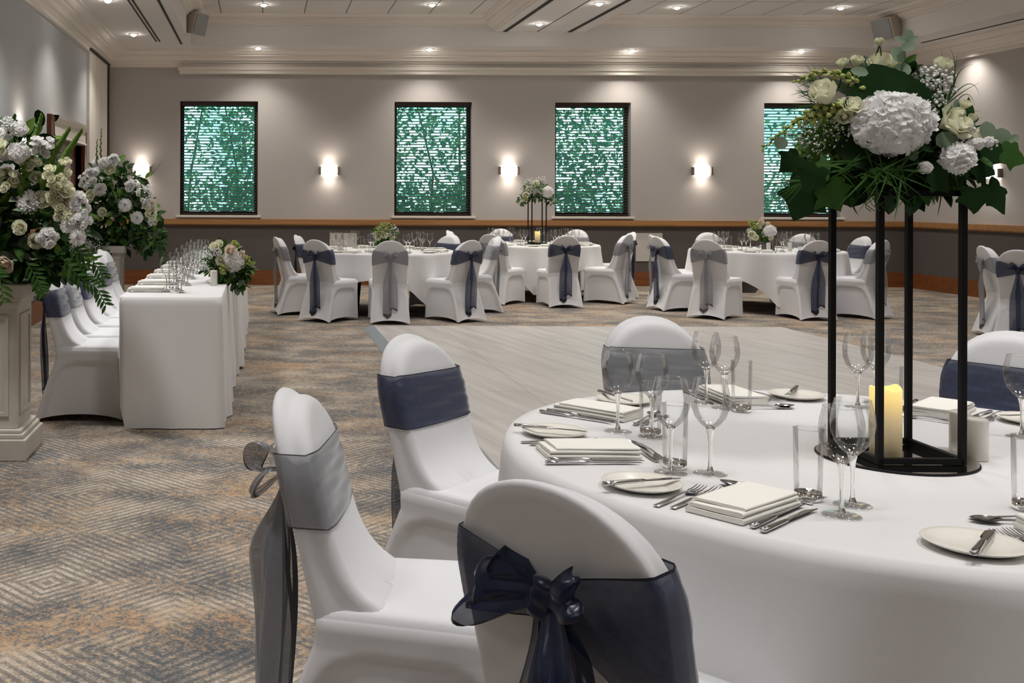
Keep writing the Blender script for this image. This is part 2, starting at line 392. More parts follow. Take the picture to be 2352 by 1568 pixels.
# windows, blinds
for i, (a, b_) in enumerate(wins):
    mb = MB(); y0, y1 = YB + .15, YB + .21; w = .055
    mb.box((a, y0, WZ0), (a + w, y1, WZ1)).box((b_ - w, y0, WZ0), (b_, y1, WZ1)).box((a + w, y0, WZ0), (b_ - w, y1, WZ0 + w)).box((a + w, y0, WZ1 - w), (b_ - w, y1, WZ1))
    f = struct('window_%d' % (i + 1), mb, M['darkwood'])
    struct('pane', MB().box((a + w, y0 + .03, WZ0 + w), (b_ - w, y0 + .034, WZ1 - w)), M['tglass'], parent=f)
    s = struct('window_sill', MB().box((a - .05, YB - .04, WZ0 - .035), (b_ + .05, YB + .15, WZ0)), M['mould'], parent=f)
    which = ('leftmost window', 'second window from the left', 'window right of the tall far flower stand', 'window behind the big foreground flowers')[i]
    bl = thing('venetian_blind', 'dark slatted venetian blind in the ' + which, 'blind', ((a + b_) / 2, YB + .085, WZ0), 0, 'blinds on the back wall windows')
    hw = (b_ - a) / 2 - .025; H = WZ1 - WZ0
    MB().box((-hw, -.03, H - .06), (hw, .03, H - .002)).build('headrail', M['darkwood'], bl, False)
    mb = MB(); z = .07; n = 0
    while z < H - .07:
        T = Matrix.Translation((0, 0, z)) @ Matrix.Rotation(R(22), 4, 'X'); mb.box((-hw, -.024, -.0015), (hw, .024, .0015), 0, T); z += .0448
    sl = mb.build('slats', M['slat'], bl, False)
    MB().box((-hw, -.025, .012), (hw, .025, .034)).build('bottom_rail', M['darkwood'], bl, False)
    mb = MB()
    for x in (-hw * .7, 0, hw * .7): mb.tube([(x, -.026, .03), (x, -.026, H - .05)], .0018, 4)
    mb.build('ladder_cord', M['darkwood'], bl)
# trees outside the windows: leaf masses
def outside():
    rnd = random.Random(3); MBA = MB()
    for k, (x0, x1) in enumerate(((-3.4, -.4), (-.4, 2.2), (2.2, 4.6), (4.6, 7.4), (7.4, 11.5))):
        v = []; f = []; mm = []
        for i in range(9500):
            x = rnd.uniform(x0 - .3, x1 + .3); z = rnd.uniform(-.1, 4.6) if rnd.random() < .75 else rnd.uniform(0, 1.6); y = rnd.uniform(18.6, 20.6)
            if rnd.random() > (.75, .8, 1, 1, .85)[k]: continue
            dens = .5 + .5 * sin(x * 2.1 + 1.3 * sin(z * 2.3)) * cos(z * 1.9 + x)
            if rnd.random() > .42 + .58 * dens: continue
            s = rnd.uniform(.03, .075); d = Vector((rnd.gauss(0, .6), -1, rnd.gauss(.2, .6))); m = frame(d, rnd.uniform(0, 6.3))
            o = len(v); c = Vector((x, y, z))
            for q in ((-1, -.1), (0, -.55), (1, 0), (0, .55)): v.append(tuple(c + m @ Vector((q[0] * s, q[1] * s, 0))))
            f.append((o, o + 1, o + 2, o + 3)); mm.append(rnd.choice((0, 0, 1)))
        mb = MBA; o0 = len(mb.m); mb.add(v, f); mb.m[o0:] = mm
        for j in range(2):
            x = rnd.uniform(x0, x1); mb.tube([(x, 19.6, -.3), (x + rnd.uniform(-.2, .2), 19.7, 1.8), (x + rnd.uniform(-.6, .6), 19.6, 4.2)], [.03, .02, .01], 5, 2)
    o = MBA.build('tree_foliage', [M['outleaf'], M['outleaf2'], M['stem']], None, False)
    tag(o, 'dense green tree leaves outside the back windows', 'trees', None, 'stuff')
M['outleaf'] = pbr('outdoor_leaf', sr(76, 150, 120), .5, var=.2, trans=.65)
M['outleaf2'] = pbr('outdoor_leaf_light', sr(130, 190, 140), .5, var=.2, trans=.7)
outside()
struct('ground', MB().box((-8, YB + .3, -.3), (16, 26, -.1)), M['outleaf'])
# door on the left wall
d = struct('door_1', MB().box((XL - .12, DY0, 0), (XL - .07, (DY0 + DY1) / 2 - .003, DZ)).box((XL - .12, (DY0 + DY1) / 2 + .003, 0), (XL - .07, DY1, DZ)), M['doorwood'])
mb = MB()
for ys in ((DY0 + .12, DY0 + .92), (DY1 - .92, DY1 - .12)):
    for zs in ((.15, .85), (1.0, 1.85)): mb.box((XL - .072, ys[0], zs[0]), (XL - .06, ys[1], zs[1]))
struct('door_panel', mb, M['doorwood'], parent=d)
struct('door_handle', MB().box((XL - .065, 13.1, 1.0), (XL - .03, 13.13, 1.2)).box((XL - .065, 13.27, 1.0), (XL - .03, 13.30, 1.2)), M['bracket'], parent=d)
mb = MB().box((XL - .12, DY0 - .17, 0), (XL + .05, DY0, 2.28)).box((XL - .12, DY1, 0), (XL + .05, DY1 + .17, 2.28))
struct('trim_6', mb, M['doorwood'])
mb = MB().box((XL - .02, DY0, 2.03), (XL + .05, DY1, 2.26)); prof = [(0, 2.03), (.08, 2.035), (.06, 2.06), (.055, 2.2), (.08, 2.215), (.10, 2.25), (.11, 2.28), (0, 2.285)]
mb.grid([[(XL + a, DY0 - .0, z), (XL + a, DY1 + .0, z)] for a, z in prof])
struct('trim_7', mb, M['mould'])
# folding partition at the far end of the left wall
fp = thing('folding_partition', 'tall pale folding partition panels in the far left corner', 'partition', (XL, 0, 0))
for k in range(3):
    MB().box((.0, 14.66 + k * .56, .02), (.045, 14.66 + k * .56 + .545, 3.36)).build('panel', M['mould'], fp, False)
MB().box((.0, 16.33, .0), (.07, 16.40, 3.36)).build('edge_post', M['darkwood'], fp, False)
MB().box((.0, 14.62, 3.36), (.08, 16.44, 3.385)).build('track', M['slot'], fp, False)
# dance floor
DX0, DX1, DYa, DYb = at(859, 750, 11.12).x, 5.42, 4.3, 11.12
df = thing('dance_floor', 'pale laminate portable dance floor laid on the patterned carpet', 'dance floor')
MB().box((DX0, DYa, 0), (DX1, DYb, .018)).build('panels', M['dance'], df, False)
def rampstrip(a, b_, c, d_):
    MB().add([(*a, .018), (*b_, .018), (*c, .002), (*d_, .002), (*a, 0), (*b_, 0)], [(0, 1, 2, 3), (4, 0, 3), (5, 2, 1), (4, 3, 2, 5)]).build('edge_ramp', M['ramp'], df, False)
rampstrip((DX0, DYb), (DX0, DYa), (DX0 - .12, DYa - .0), (DX0 - .12, DYb - .0))
rampstrip((DX1, DYa), (DX1, DYb), (DX1 + .05, DYb), (DX1 + .05, DYa))
rampstrip((DX0, DYa), (DX1, DYa), (DX1, DYa - .10), (DX0, DYa - .10))
# wall plates on the dado
for i, (a, b_) in enumerate(((757, 820), (1460, 1521))):
    p0, p1 = at(a, 535, YB), at(b_, 600, YB)
    o = bevel(MB().box((p0.x, YB - .012, p1.z), (p1.x, YB, p0.z)).build('wall_panel', M['switch'], None, False), .003)
    tag(o, 'square white access panel on dark wall ' + ('behind the left round table' if i == 0 else 'between the two right round tables'), 'wall panel', 'white panels on the dado')
# speakers
def speaker(p, rz, tilt, label, s=1.0):
    t = thing('wall_speaker', label, 'speaker', p, rz, 'ceiling speakers')
    T = Matrix.Rotation(tilt, 4, 'X')
    w, h, d_ = .17 * s, .15 * s, .26 * s
    vs = [(-w, 0, -h), (w, 0, -h), (w, 0, h), (-w, 0, h), (-w * .55, d_, -h * .9), (w * .55, d_, -h * .9), (w * .55, d_, h * .9), (-w * .55, d_, h * .9)]
    o = MB().add(vs, [(0, 1, 2, 3), (4, 7, 6, 5), (0, 4, 5, 1), (1, 5, 6, 2), (2, 6, 7, 3), (3, 7, 4, 0)], 0, T).build('cabinet', M['spk'], t, False); bevel(o, .012)
    o = MB().box((-w * .88, -.012, -h * .88), (w * .88, .0, h * .88), 0, T).build('grille', M['grille'], t, False); bevel(o, .008)
    MB().tube([(0, d_ * .7, h * .5), (0, d_ + .12, h * .7)], .02, 8, 0, T).build('bracket', M['black'], t)
speaker(at(2026, 68, 15.0), R(-76), R(16), 'beige loudspeaker under the ceiling above the big foreground flowers', 1.05)
speaker(at(461, 56, 14.8), R(62), R(14), 'beige loudspeaker hung by the ceiling coffer near the left corner', 1.05)
# linear air diffusers
def slot(x0, x1, y0, y1, z, label):
    o = MB().box((x0, y0, z - .006), (x1, y1, z - .001)).build('air_diffuser', M['slot'], None, False); tag(o, label, 'air vent', 'slot vents in the ceiling')
p = onz(363, 95, ZS)
slot(p.x - .035, p.x - .015, YF + .3, p.y, ZS, 'leftmost thin dark slot vent in the left ceiling soffit')
slot(p.x + .012, p.x + .036, YF + .3, p.y, ZS, 'dark slot vent right beside the leftmost one in the soffit')
p = onz(418, 103, ZS)
slot(p.x - .015, p.x + .015, YF + .3, p.y - .1, ZS, 'single dark slot vent along the inner edge of the left soffit')
p = onz(1163, 70, ZB); slot(p.x - .03, p.x + .03, YF + .3, YBi - .02, ZB, 'long dark slot vent on the left side of the ceiling beam')
p = onz(1310, 72, ZB); slot(p.x - .03, p.x + .03, YF + .3, YBi - .02, ZB, 'long dark slot vent on the right side of the ceiling beam')
p = onz(1237, 71, ZB); o = struct('trim_8', MB().box((p.x - .008, YF + .3, ZB - .002), (p.x + .008, YBi - .02, ZB + .002)), M['slot'])
p = onz(2117, 98, ZS); slot(p.x - .02, p.x + .02, YF + .3, p.y, ZS, 'thin dark slot vent in the right ceiling soffit')

# ------------------------------------------------------------ LAMPS
def mk_down():
    t = thing('downlight', '', 'downlight')
    MB().lathe([(.062, 0), (.062, -.006), (.045, -.010), (.042, -.004), (.040, .0)], 20).build('trim_ring', M['mould'], t)
    MB().lathe([(.040, -.002), (.037, -.016), (.026, -.028), (.012, -.034), (.0005, -.035)], 20).build('lens', M['lamp'], t)
    return t
down = Once(mk_down)
def spot(p, power, ang=110, col=(1, .93, .84), soft=.06):
    l = bpy.data.lights.new('spot', 'SPOT'); l.energy = power; l.spot_size = R(ang); l.spot_blend = .9; l.shadow_soft_size = soft; l.color = col
    o = bpy.data.objects.new('lamp_spot', l); C.objects.link(o); o.location = (p[0], p[1], p[2] - .07)
DL = [(606, 10, ZC, 'above the second window gap, in the ceiling tiles'), (593, 109, ZS, 'in the far soffit above the leftmost window'),
      (307, 78, ZS, 'in the left soffit near the corner'), (992, 10, ZC, 'in the tiles left of the ceiling beam'), (987, 112, ZS, 'in the far soffit above the second window'),
      (1239, 54, ZB, 'farther one on the ceiling beam'), (1376, 7, ZB, 'nearer one on the ceiling beam'), (1451, 115, ZS, 'in the far soffit above the third window'),
      (1555, 16, ZC, 'in the tiles right of the ceiling beam'), (1840, 116, ZS, 'in the far soffit just left of the big flowers'),
      (1931, 17, ZC, 'in the tiles left of the right loudspeaker'), (2198, 91, ZS, 'in the right soffit above the big flowers'), (248, 0, ZS, 'in the left soffit cut by the photo edge')]
for px, py, z, wh in DL:
    p = onz(px, py, z); down((p.x, p.y, z), 0, 'small round glowing downlight ' + wh, 'recessed downlights'); spot(p, 46 if z == ZS else 84, 120 if z == ZS else 110)
for x in (-1.6, .6, 2.3, 4.0, 5.8, 7.6):
    for y in (-.9, 1.9, 4.6, 7.2, 9.6, 11.9):
        if x < -1 and y > 11: continue
        z = ZS if x < -1.05 else (ZB if x == 4.0 else ZC)
        spot((x, y, z), 170 if (x < 0 and 4 < y < 8) else 58 if y < 0 else 104 if y < 3 else 98 if y < 6 else 82, 130 if y < 0 else 104, (1, .98, .96), .22)   # unseen ceiling lamps continuing the downlights; the row behind the camera is added fill
def mk_sconce():
    t = thing('wall_sconce', '', 'wall light')
    rows = [[(.13 * sin(a), -.10 * cos(a) + .0, z) for a in [(-1.2 + 2.4 * k / 12) for k in range(13)]] for z in (-.072, .072)]
    MB().grid(rows).build('glass_shade', M['sconce'], t)
    MB().box((-.155, -.06, -.06), (-.130, .0, .06)).build('bracket', M['bracket'], t, False)
    MB().box((.130, -.06, -.06), (.155, .0, .06)).build('bracket', M['bracket'], t, False)
    mb = MB()
    for z in (-.048, .048): mb.tube([(.135 * sin(a), -.108 * cos(a), z) for a in [(-1.25 + 2.5 * k / 12) for k in range(13)]], .004, 5)
    mb.build('metal_band', M['bracket'], t)
    return t
sconce = Once(mk_sconce)
def lampat(p, e):
    for dz, tilt in ((.06, pi), (-.06, 0)):
        l = bpy.data.lights.new('sconce', 'SPOT'); l.energy = e; l.shadow_soft_size = .05; l.color = (1, .88, .75); l.spot_size = R(150); l.spot_blend = 1
        o = bpy.data.objects.new('lamp_sconce', l); C.objects.link(o); o.location = Vector(p) + Vector((0, 0, dz)); o.rotation_euler = (tilt, 0, 0)
SN = [(325, 391, 'behind the far pedestal flowers'), (756, 392, 'right of the leftmost window'), (1168, 392, 'between the second and third windows'), (1611, 393, 'right of the third window')]
for px, py, wh in SN:
    p = at(px, py, YB); sconce((p.x, YB, p.z), 0, 'glowing curved wall light ' + wh, 'wall sconces'); lampat((p.x, YB - .10, p.z), 4.5)
a, b_ = ray(2285, 398); y = XR / a
sconce((XR, y, CH + b_ * y), R(-90), 'glowing wall light on the right wall behind the foreground ivy', 'wall sconces'); lampat((XR - .10, y, CH + b_ * y), 6)
for px, py, wh in ((44, 327, 'on the left wall above the nearer pedestal flowers'),):
    a, b_ = ray(px, py); y = XL / a
    sconce((XL, y, CH + b_ * y), R(90), 'glowing wall light ' + wh, 'wall sconces'); lampat((XL + .10, y, CH + b_ * y), 9)
def area(name, loc, rot, sx, sy, e, col=(1, 1, 1)):
    l = bpy.data.lights.new(name, 'AREA'); l.shape = 'RECTANGLE'; l.size = sx; l.size_y = sy; l.energy = e; l.color = col
    o = bpy.data.objects.new(name, l); C.objects.link(o); o.location = loc; o.rotation_euler = rot
#@@PART2
# ------------------------------------------------------------ CHAIRS
ZT0 = .70           # where the arch of the backrest starts
def back_w(z, inset=0, top=.895):
    zt = top - inset
    if z < ZT0: return .186 - inset + .006 * sm(.5, .72, z)
    t = min(1, (z - ZT0) / (zt - ZT0)); return (.192 - inset) * (max(0, 1 - t ** 2.15)) ** (1 / 2.15)
def rear_y(z): return -.132 - (z - .37) * .235 - .01 * sm(.75, .9, z)
def outline(inset, top, n=22):
    pts = []
    for k in range(17): z = .40 + (ZT0 - .40) * k / 16; pts.append((-back_w(z, inset, top), z))
    for k in range(1, n):
        a = pi * k / n; zt = top - inset; c, s_ = cos(a), sin(a)
        r = 1 / (abs(c) ** 2.15 + abs(s_) ** 2.15) ** (1 / 2.15)
        pts.append((-(.192 - inset) * c * r, ZT0 + (zt - ZT0) * s_ * r))
    for k in range(16, -1, -1): z = .40 + (ZT0 - .40) * k / 16; pts.append((back_w(z, inset, top), z))
    return pts
LAY = [(0, .010, .895), (.003, .004, .895), (.009, 0, .895), (.022, .0005, .894), (.032, .005, .891), (.040, .007, .887), (.052, .004, .884), (.064, .005, .883), (.074, .010, .882), (.081, .020, .880)]
def fillet(z): return .085 * exp(-max(0, z - .450) / .05)
def seat_mesh():
    mb = MB()
    # backrest shell, from rear face to front face
    rows = []
    o0 = outline(*LAY[0][1:])
    for t in (0, .3, .6, .85, .96):
        rows.append([(x * t, rear_y(.42 + (z - .42) * t) + .004 * (1 - t ** 4), .42 + (z - .42) * t) for x, z in o0])
    for d_, ins, top in LAY:
        rows.append([(x, rear_y(z) + d_ + fillet(z) * sm(.0, .08, d_), z) for x, z in outline(ins, top)])
    d_, ins, top = LAY[-1]
    for t in (.96, .92, .87, .81, .74, .67, .60, .52, .44, .36, .28, .2, .1, 0):
        rows.append([(x * t, rear_y(.42 + (z - .42) * t) + d_ + .010 * (1 - t ** 2) + fillet(.42 + (z - .42) * t), .42 + (z - .42) * t) for x, z in outline(ins, top)])
    mb.grid(rows)
    # skirt and seat
    ns = 26
    def ring(z, inset=0, recess=True, hem=0):
        t = min(1, z / .38); e = 1.25
        hf, hb = lerp(.224, .216, t), lerp(.214, .186, t); yf, yb = lerp(.275, .262, t), lerp(-.270, -.142, t ** 1.15)
        if z > .38: yb = -.142
        hf -= inset; hb -= inset; yf -= inset; yb += inset * .2
        cor = [(-hb, yb), (hb, yb), (hf, yf), (-hf, yf)]; out = []
        for s in range(4):
            a, b_ = Vector(cor[s]), Vector(cor[(s + 1) % 4]); dv = b_ - a; nrm = Vector((dv.y, -dv.x)).normalized()
            for k in range(ns):
                p = (k + .5) / ns; q = abs(2 * p - 1); pt = a + dv * p
                rnd_ = .0052 * max(0, (q - .86) / .14) ** 2; off = -rnd_
                zz = z
                if recess:
                    arch = (q / .84) ** 5 + (max(0, z) / .350) ** 7
                    off -= .017 * sm(1.12, .86, arch) if s != 0 else .005 * sm(1.2, .8, arch)
                    off -= .010 * (1 - q * q) * (1 - t)
                if hem: zz = .006 + .034 * (1 - q ** 2.2) + .004
                elif z < .05: zz = z
                pt = pt + nrm * off
                out.append((pt.x, pt.y, zz))
        return out
    zs = [0, .06, .10, .15, .20, .24, .27, .295, .315, .33, .345, .36, .375]
    rows = [ring(0, hem=1)] + [ring(z) for z in zs[1:]]
    rows += [ring(.402, -.004, False), ring(.427, -.004, False), ring(.430, -.001, False), ring(.434, .0005, False), ring(.444, .004, False), ring(.4515, .013, False), ring(.4542, .026, False)]
    r = rows[-1]; cx, cy = 0, .07
    for t, zz in ((.93, .4552), (.8, .4555), (.5, .4555), (0, .4555)): rows.append([(cx + (p[0] - cx) * t, cy + (p[1] - cy) * t, zz) for p in r])
    mb.grid(rows, 0, True)
    return mb
def slab_sec(z):   # half width, rear y, front y of the backrest at a height
    w = back_w(z) if z < .86 else back_w(.86)
    return w, rear_y(z) - .002, rear_y(z) + .081 + fillet(z)
def front_bulge(u): return .010 * (1 - u * u) - .008 * sm(.8, 1, abs(u))
def loop(mb, k, dv, o, wv, L0, op, wd, mats=(0, 1)):
    dv, o, wv = Vector(dv).normalized(), Vector(o).normalized(), Vector(wv).normalized(); rows = []; n = 20; nj = 11
    us = [-1, -.93] + [-.93 + 1.86 * j / (nj - 3) for j in range(1, nj - 3)] + [.93, 1]
    for i in range(n + 1):
        t = i / n; s_ = sin(pi * t); c = Vector(k) + dv * (L0 * s_ ** .85) + o * (op * sin(2 * pi * t) * (.4 + .6 * s_)) + Vector((0, 0, -.25 * L0 * s_ ** 2 * .5))
        w = .014 + (wd - .014) * s_ ** .8
        rows.append([c + wv * (u * w * (1 + .06 * sin(t * 17))) + o * ((.006 * sin(u * 7 + t * 9) + .004 * sin(u * 15 - t * 13)) * s_ * (wd / .04)) + dv * (.010 * sin(u * 5 + 1 + t * 6) * s_) for u in us])
    mb.grid(rows, 0, matf=lambda i, j: mats[1] if j in (0, len(us) - 2) else mats[0])
def sash_meshes(zb=.625, zt=.785, low=0.0, tail_len=.60, seed=1, full=1.0, bowkind='small', puff=.02):
    rnd = random.Random(seed); zk = .705
    band = MB(); vs_ = [0, .018] + [.018 + .964 * j / 20 for j in range(1, 20)] + [.982, 1]; nv = len(vs_) - 1
    rows = []; path = [('r', k / 10, 1) for k in range(11)] + [('s', .12, 1), ('s', .5, 1), ('s', .85, 1)] + [('f', 1 - 2 * k / 16, 0) for k in range(17)] + [('s', .85, -1), ('s', .5, -1), ('s', .12, -1)] + [('r', k / 10, -1) for k in range(10, -1, -1)]
    for kind, t, sd in path:
        col = []; lo = low if sd > 0 else 0
        for v in vs_:
            if kind == 'r':
                e = t ** .8; z0 = lerp(zk - .030, zb - lo, e); z1 = lerp(zk + .026, zt, e); z = lerp(z0, z1, v)
                w, yr, yf = slab_sec(z); x = sd * (w - .002) * t
                pl = .0045 * sin(v * 34 + 2 * t * sd) * min(1, 4 * (1 - t) + .25)
                col.append((x, yr - .005 - abs(pl) - .016 * (1 - t) ** 2, z))
            elif kind == 's':
                z = lerp(zb - lo, zt, v); w, yr, yf = slab_sec(z); col.append((sd * (w + .0035), lerp(yr + .004, yf - .004, t), z + .001 * sin(v * 30)))
            else:
                zl2 = zb - low * max(0, t) ; z = lerp(zl2, zt + .004 * t, v); w, yr, yf = slab_sec(z)
                wr = .0016 * sin(v * 17 + 2.5 * t) + .0014 * sin(v * 37 - 3 * t)
                col.append(((w + .001) * t, yf + .0045 + wr + front_bulge(t), z))
        rows.append(col)
    band.grid(rows, 0, matf=lambda i, j: 1 if j in (0, nv - 1) else 0)
    bow = MB(); yk = rear_y(zk) - .024; k0 = (0, yk, zk)
    if bowkind == 'small':
        loop(bow, k0, (-.72, -.35, .62), (.5, .1, .8), (.3, .55, .75), .088, .014, .026)
        loop(bow, k0, (.72, -.35, .60), (-.5, .1, .8), (-.3, .55, .75), .085, .014, .026)
    elif bowkind == 'big':      # loose drooping loops
        loop(bow, k0, (-.90, -.25, .10), (.15, .60, .75), (-.25, -.45, -.85), .125, .034, .058)
        loop(bow, (.012, yk - .006, zk - .005), (.42, -.35, -.72), (.25, .9, -.1), (.9, .1, .42), .135, .028, .050)
        loop(bow, (.008, yk - .012, zk + .005), (.72, -.3, .42), (.2, .8, .5), (.35, -.3, -.85), .085, .022, .036)
    else:
        loop(bow, k0, (-.35, -.85, .30), (.1, .25, .9), (.85, -.35, .2), .105, .040, .040)
        loop(bow, k0, (.45, -.75, -.25), (.1, .35, .9), (.8, .3, .1), .090, .035, .036)
    kn = [(.001, -.034)] + [(.023 + .003 * sin(k * 2.1), -.030 + .060 * k / 7) for k in range(8)] + [(.001, .034)]
    bow.lathe(kn, 14, 0, Matrix.Translation((0, yk - .006, zk)) @ Matrix.Rotation(.25, 4, 'Y') @ Matrix.Scale(.7, 4, (0, 1, 0)))
    tails = []
    for sd in (-1, 1):
        tb = MB(); rows = []; n = 22; ph = rnd.uniform(0, 6); L_ = tail_len * (1 if sd < 0 else .93)
        us = [-1, -.95] + [-.95 + 1.9 * j / 14 for j in range(1, 14)] + [.95, 1]
        for i in range(n + 1):
            t = i / n; z = zk - .01 - L_ * t; w = .012 + .034 * sm(0, .45, t) * full; cx = sd * (.006 + .024 * sm(0, .6, t) * full)
            ypan = -.142 - (.37 - z) * .30 if z < .37 else rear_y(z)
            y0 = min(ypan - .014, lerp(yk - .01, -.235, sm(0, 1, t))) - .006 * sin(t * 5 + ph); row = []; pf = puff * sm(0, .35, t)
            for u in us:
                zz = z - (.030 * (1 - abs(u)) * (1 if sd < 0 else -1) * sm(.9, 1, t))
                row.append((cx + u * w, y0 - .004 * sd - .004 * sin(u * 8 + ph + t * 1.5) - pf * (1 - u * u) * (1 if sd < 0 else .55) - .12 * pf * sin(u * 9 + t * 4), zz))
            rows.append(row)
        tb.grid(rows, 0, matf=lambda i, j: 1 if j in (0, len(us) - 2) or i == n - 1 else 0)
        tails.append(tb)
    return band, bow, tails
cover_me = None
def chair(kind, **kw):
    global cover_me
    t = thing('banquet_chair', '', 'chair')
    if cover_me is None: cover_me = seat_mesh().build('chair_cover', M['cover'], t).data
    else:
        o = bpy.data.objects.new('chair_cover', cover_me); C.objects.link(o); o.parent = t
    band, bow, tails = sash_meshes(**kw); mm = [M[kind], M[kind + 'h']]; mb_ = [M[kind + 'b'], M[kind + 'h']]
    s = band.build('sash', mm, t); s['label'] = ('sheer navy' if kind == 'navy' else 'sheer silver grey') + ' organza sash'
    bow.build('bow', mb_, s)
    for x in tails: x.build('sash_tail', mm, s)
    return t
PN, PS = {}, {}
protos = {}
def put(kind, x, y, face, label, group, **kw):
    key = (kind, tuple(sorted(kw.items())))
    if key not in protos: protos[key] = Once(lambda: chair(kind, **kw))
    return protos[key]((x, y, 0), R(face - 90), label, group)
NV, SV = 'navy', 'silver'
G0 = 'chairs around the large front table'
FC = Vector((1.516, 2.645))
def toward(topx, topy, face, d=.215): return topx + d * cos(R(face)), topy + d * sin(R(face))
x, y = toward(.475, 1.735, 41); put(NV, x, y, 41, 'white covered chair seen from behind with big navy bow, closest to the camera', G0, low=.10, seed=5, tail_len=.62, bowkind='big', full=1.25)
x, y = toward(.085, 2.53, -12); put(SV, x, y, -12, 'white covered chair in side view with silver bow and long tails, at front table', G0, seed=3, full=1.25, bowkind='side', puff=.085)
x, y = toward(.505, 3.54, -42); put(NV, x, y, -42, 'white covered chair with wide navy front band, beside the dance floor edge', G0)
x, y = toward(1.50, 4.11, -90); put(SV, x, y, -90, 'white covered chair with grey band behind the glasses of the front table', G0)
x, y = toward(2.585, 3.68, -136); put(NV, x, y, -136, 'white covered chair with navy band at far right edge of front table', G0)
G1, G2, G3, G4, GH = ('chairs around the left round table', 'chairs around the middle round table', 'chairs around the right far round table', 'chairs at the table beyond the right edge', 'chairs behind the long head table')
for k, x, y, f, l, g in [
    (SV, .40, 12.42, 12, 'side-view chair with silver bow, outermost left of left round table', G1),
    (NV, .73, 11.76, 50, 'chair seen from behind with navy bow, left front of left round table', G1),
    (NV, .655, 13.0, -10, 'chair with navy band half hidden behind the navy-bow chair at left round table', G1),
    (SV, 1.385, 11.6, 86, 'chair seen from behind with grey bow, centre front of left round table', G1),
    (NV, 2.15, 11.80, 122, 'chair seen from behind with navy bow, right front of left round table', G1),
    (SV, 2.58, 12.75, 180, 'silver sashed chair mostly hidden behind the right front navy chair of left table', G1),
    (NV, 2.17, 13.2, 216, 'chair with navy front band at right rear of left round table', G1),
    (SV, 2.86, 15.0, -18, 'chair with silver bow just behind the navy-band chair at left round table', G2),
    (SV, 3.06, 13.72, 48, 'chair with silver tails seen from behind, left front of middle round table', G2),
    (NV, 3.735, 13.37, 92, 'chair seen from behind with navy bow at front of the middle round table', G2),
    (SV, 4.53, 13.86, 138, 'chair with silver bow turned left at right front of middle round table', G2),
    (NV, 4.84, 14.62, 178, 'navy bow chair hidden behind the silver chair right of middle table', G2),
    (NV, 3.56, 15.70, 268, 'navy band chair seen between glasses behind the middle round table', G2),
    (SV, 4.50, 15.5, 236, 'silver band chair behind the middle table, right of the candle', G2),
    (NV, 5.02, 12.96, 8, 'side-view chair with navy bow, left of the right far table', G3),
    (SV, 5.17, 13.48, -8, 'silver chair half hidden behind the left navy chair of right far table', G3),
    (SV, 5.16, 12.16, 46, 'chair seen from behind with grey bow, left front of right far table', G3),
    (NV, 6.17, 12.08, 92, 'chair seen from behind with navy bow behind the black stand legs', G3),
    (SV, 6.88, 12.24, 124, 'side-view chair with silver bow, right of the right far table', G3),
    (NV, 7.22, 13.2, 182, 'chair with navy band behind the rightmost silver chair of right far table', G3),
    (SV, 6.05, 14.25, 268, 'white chair top behind left glass cluster of right far table', G3),
    (SV, 6.98, 13.95, 222, 'white chair top behind right glass cluster of right far table', G3),
    (SV, 7.40, 10.55, -14, 'silver banded chair by the right photo edge facing right', G4),
    (NV, 7.13, 9.92, 36, 'navy bow chair cut off by the right photo edge', G4)]:
    put(k, x, y, f, ('white covered ' if l[0] != 'w' else '') + l, g)
for i, (k, y) in enumerate([(NV, 6.60), (SV, 7.14), (NV, 7.70), (SV, 8.22), (NV, 8.74), (SV, 9.26)]):
    w = ('nearest chair at the head table, with navy front band', 'second chair along the head table, with silver band', 'third chair along the head table, with navy band',
         'fourth chair along the head table, behind trailing leaves, silver band', 'fifth chair along the head table, with navy band', 'farthest chair at the head table, with pale silver band')[i]
    put(k, -1.10 - .012 * i, y, 2 - i * .6, 'white covered ' + w, GH)

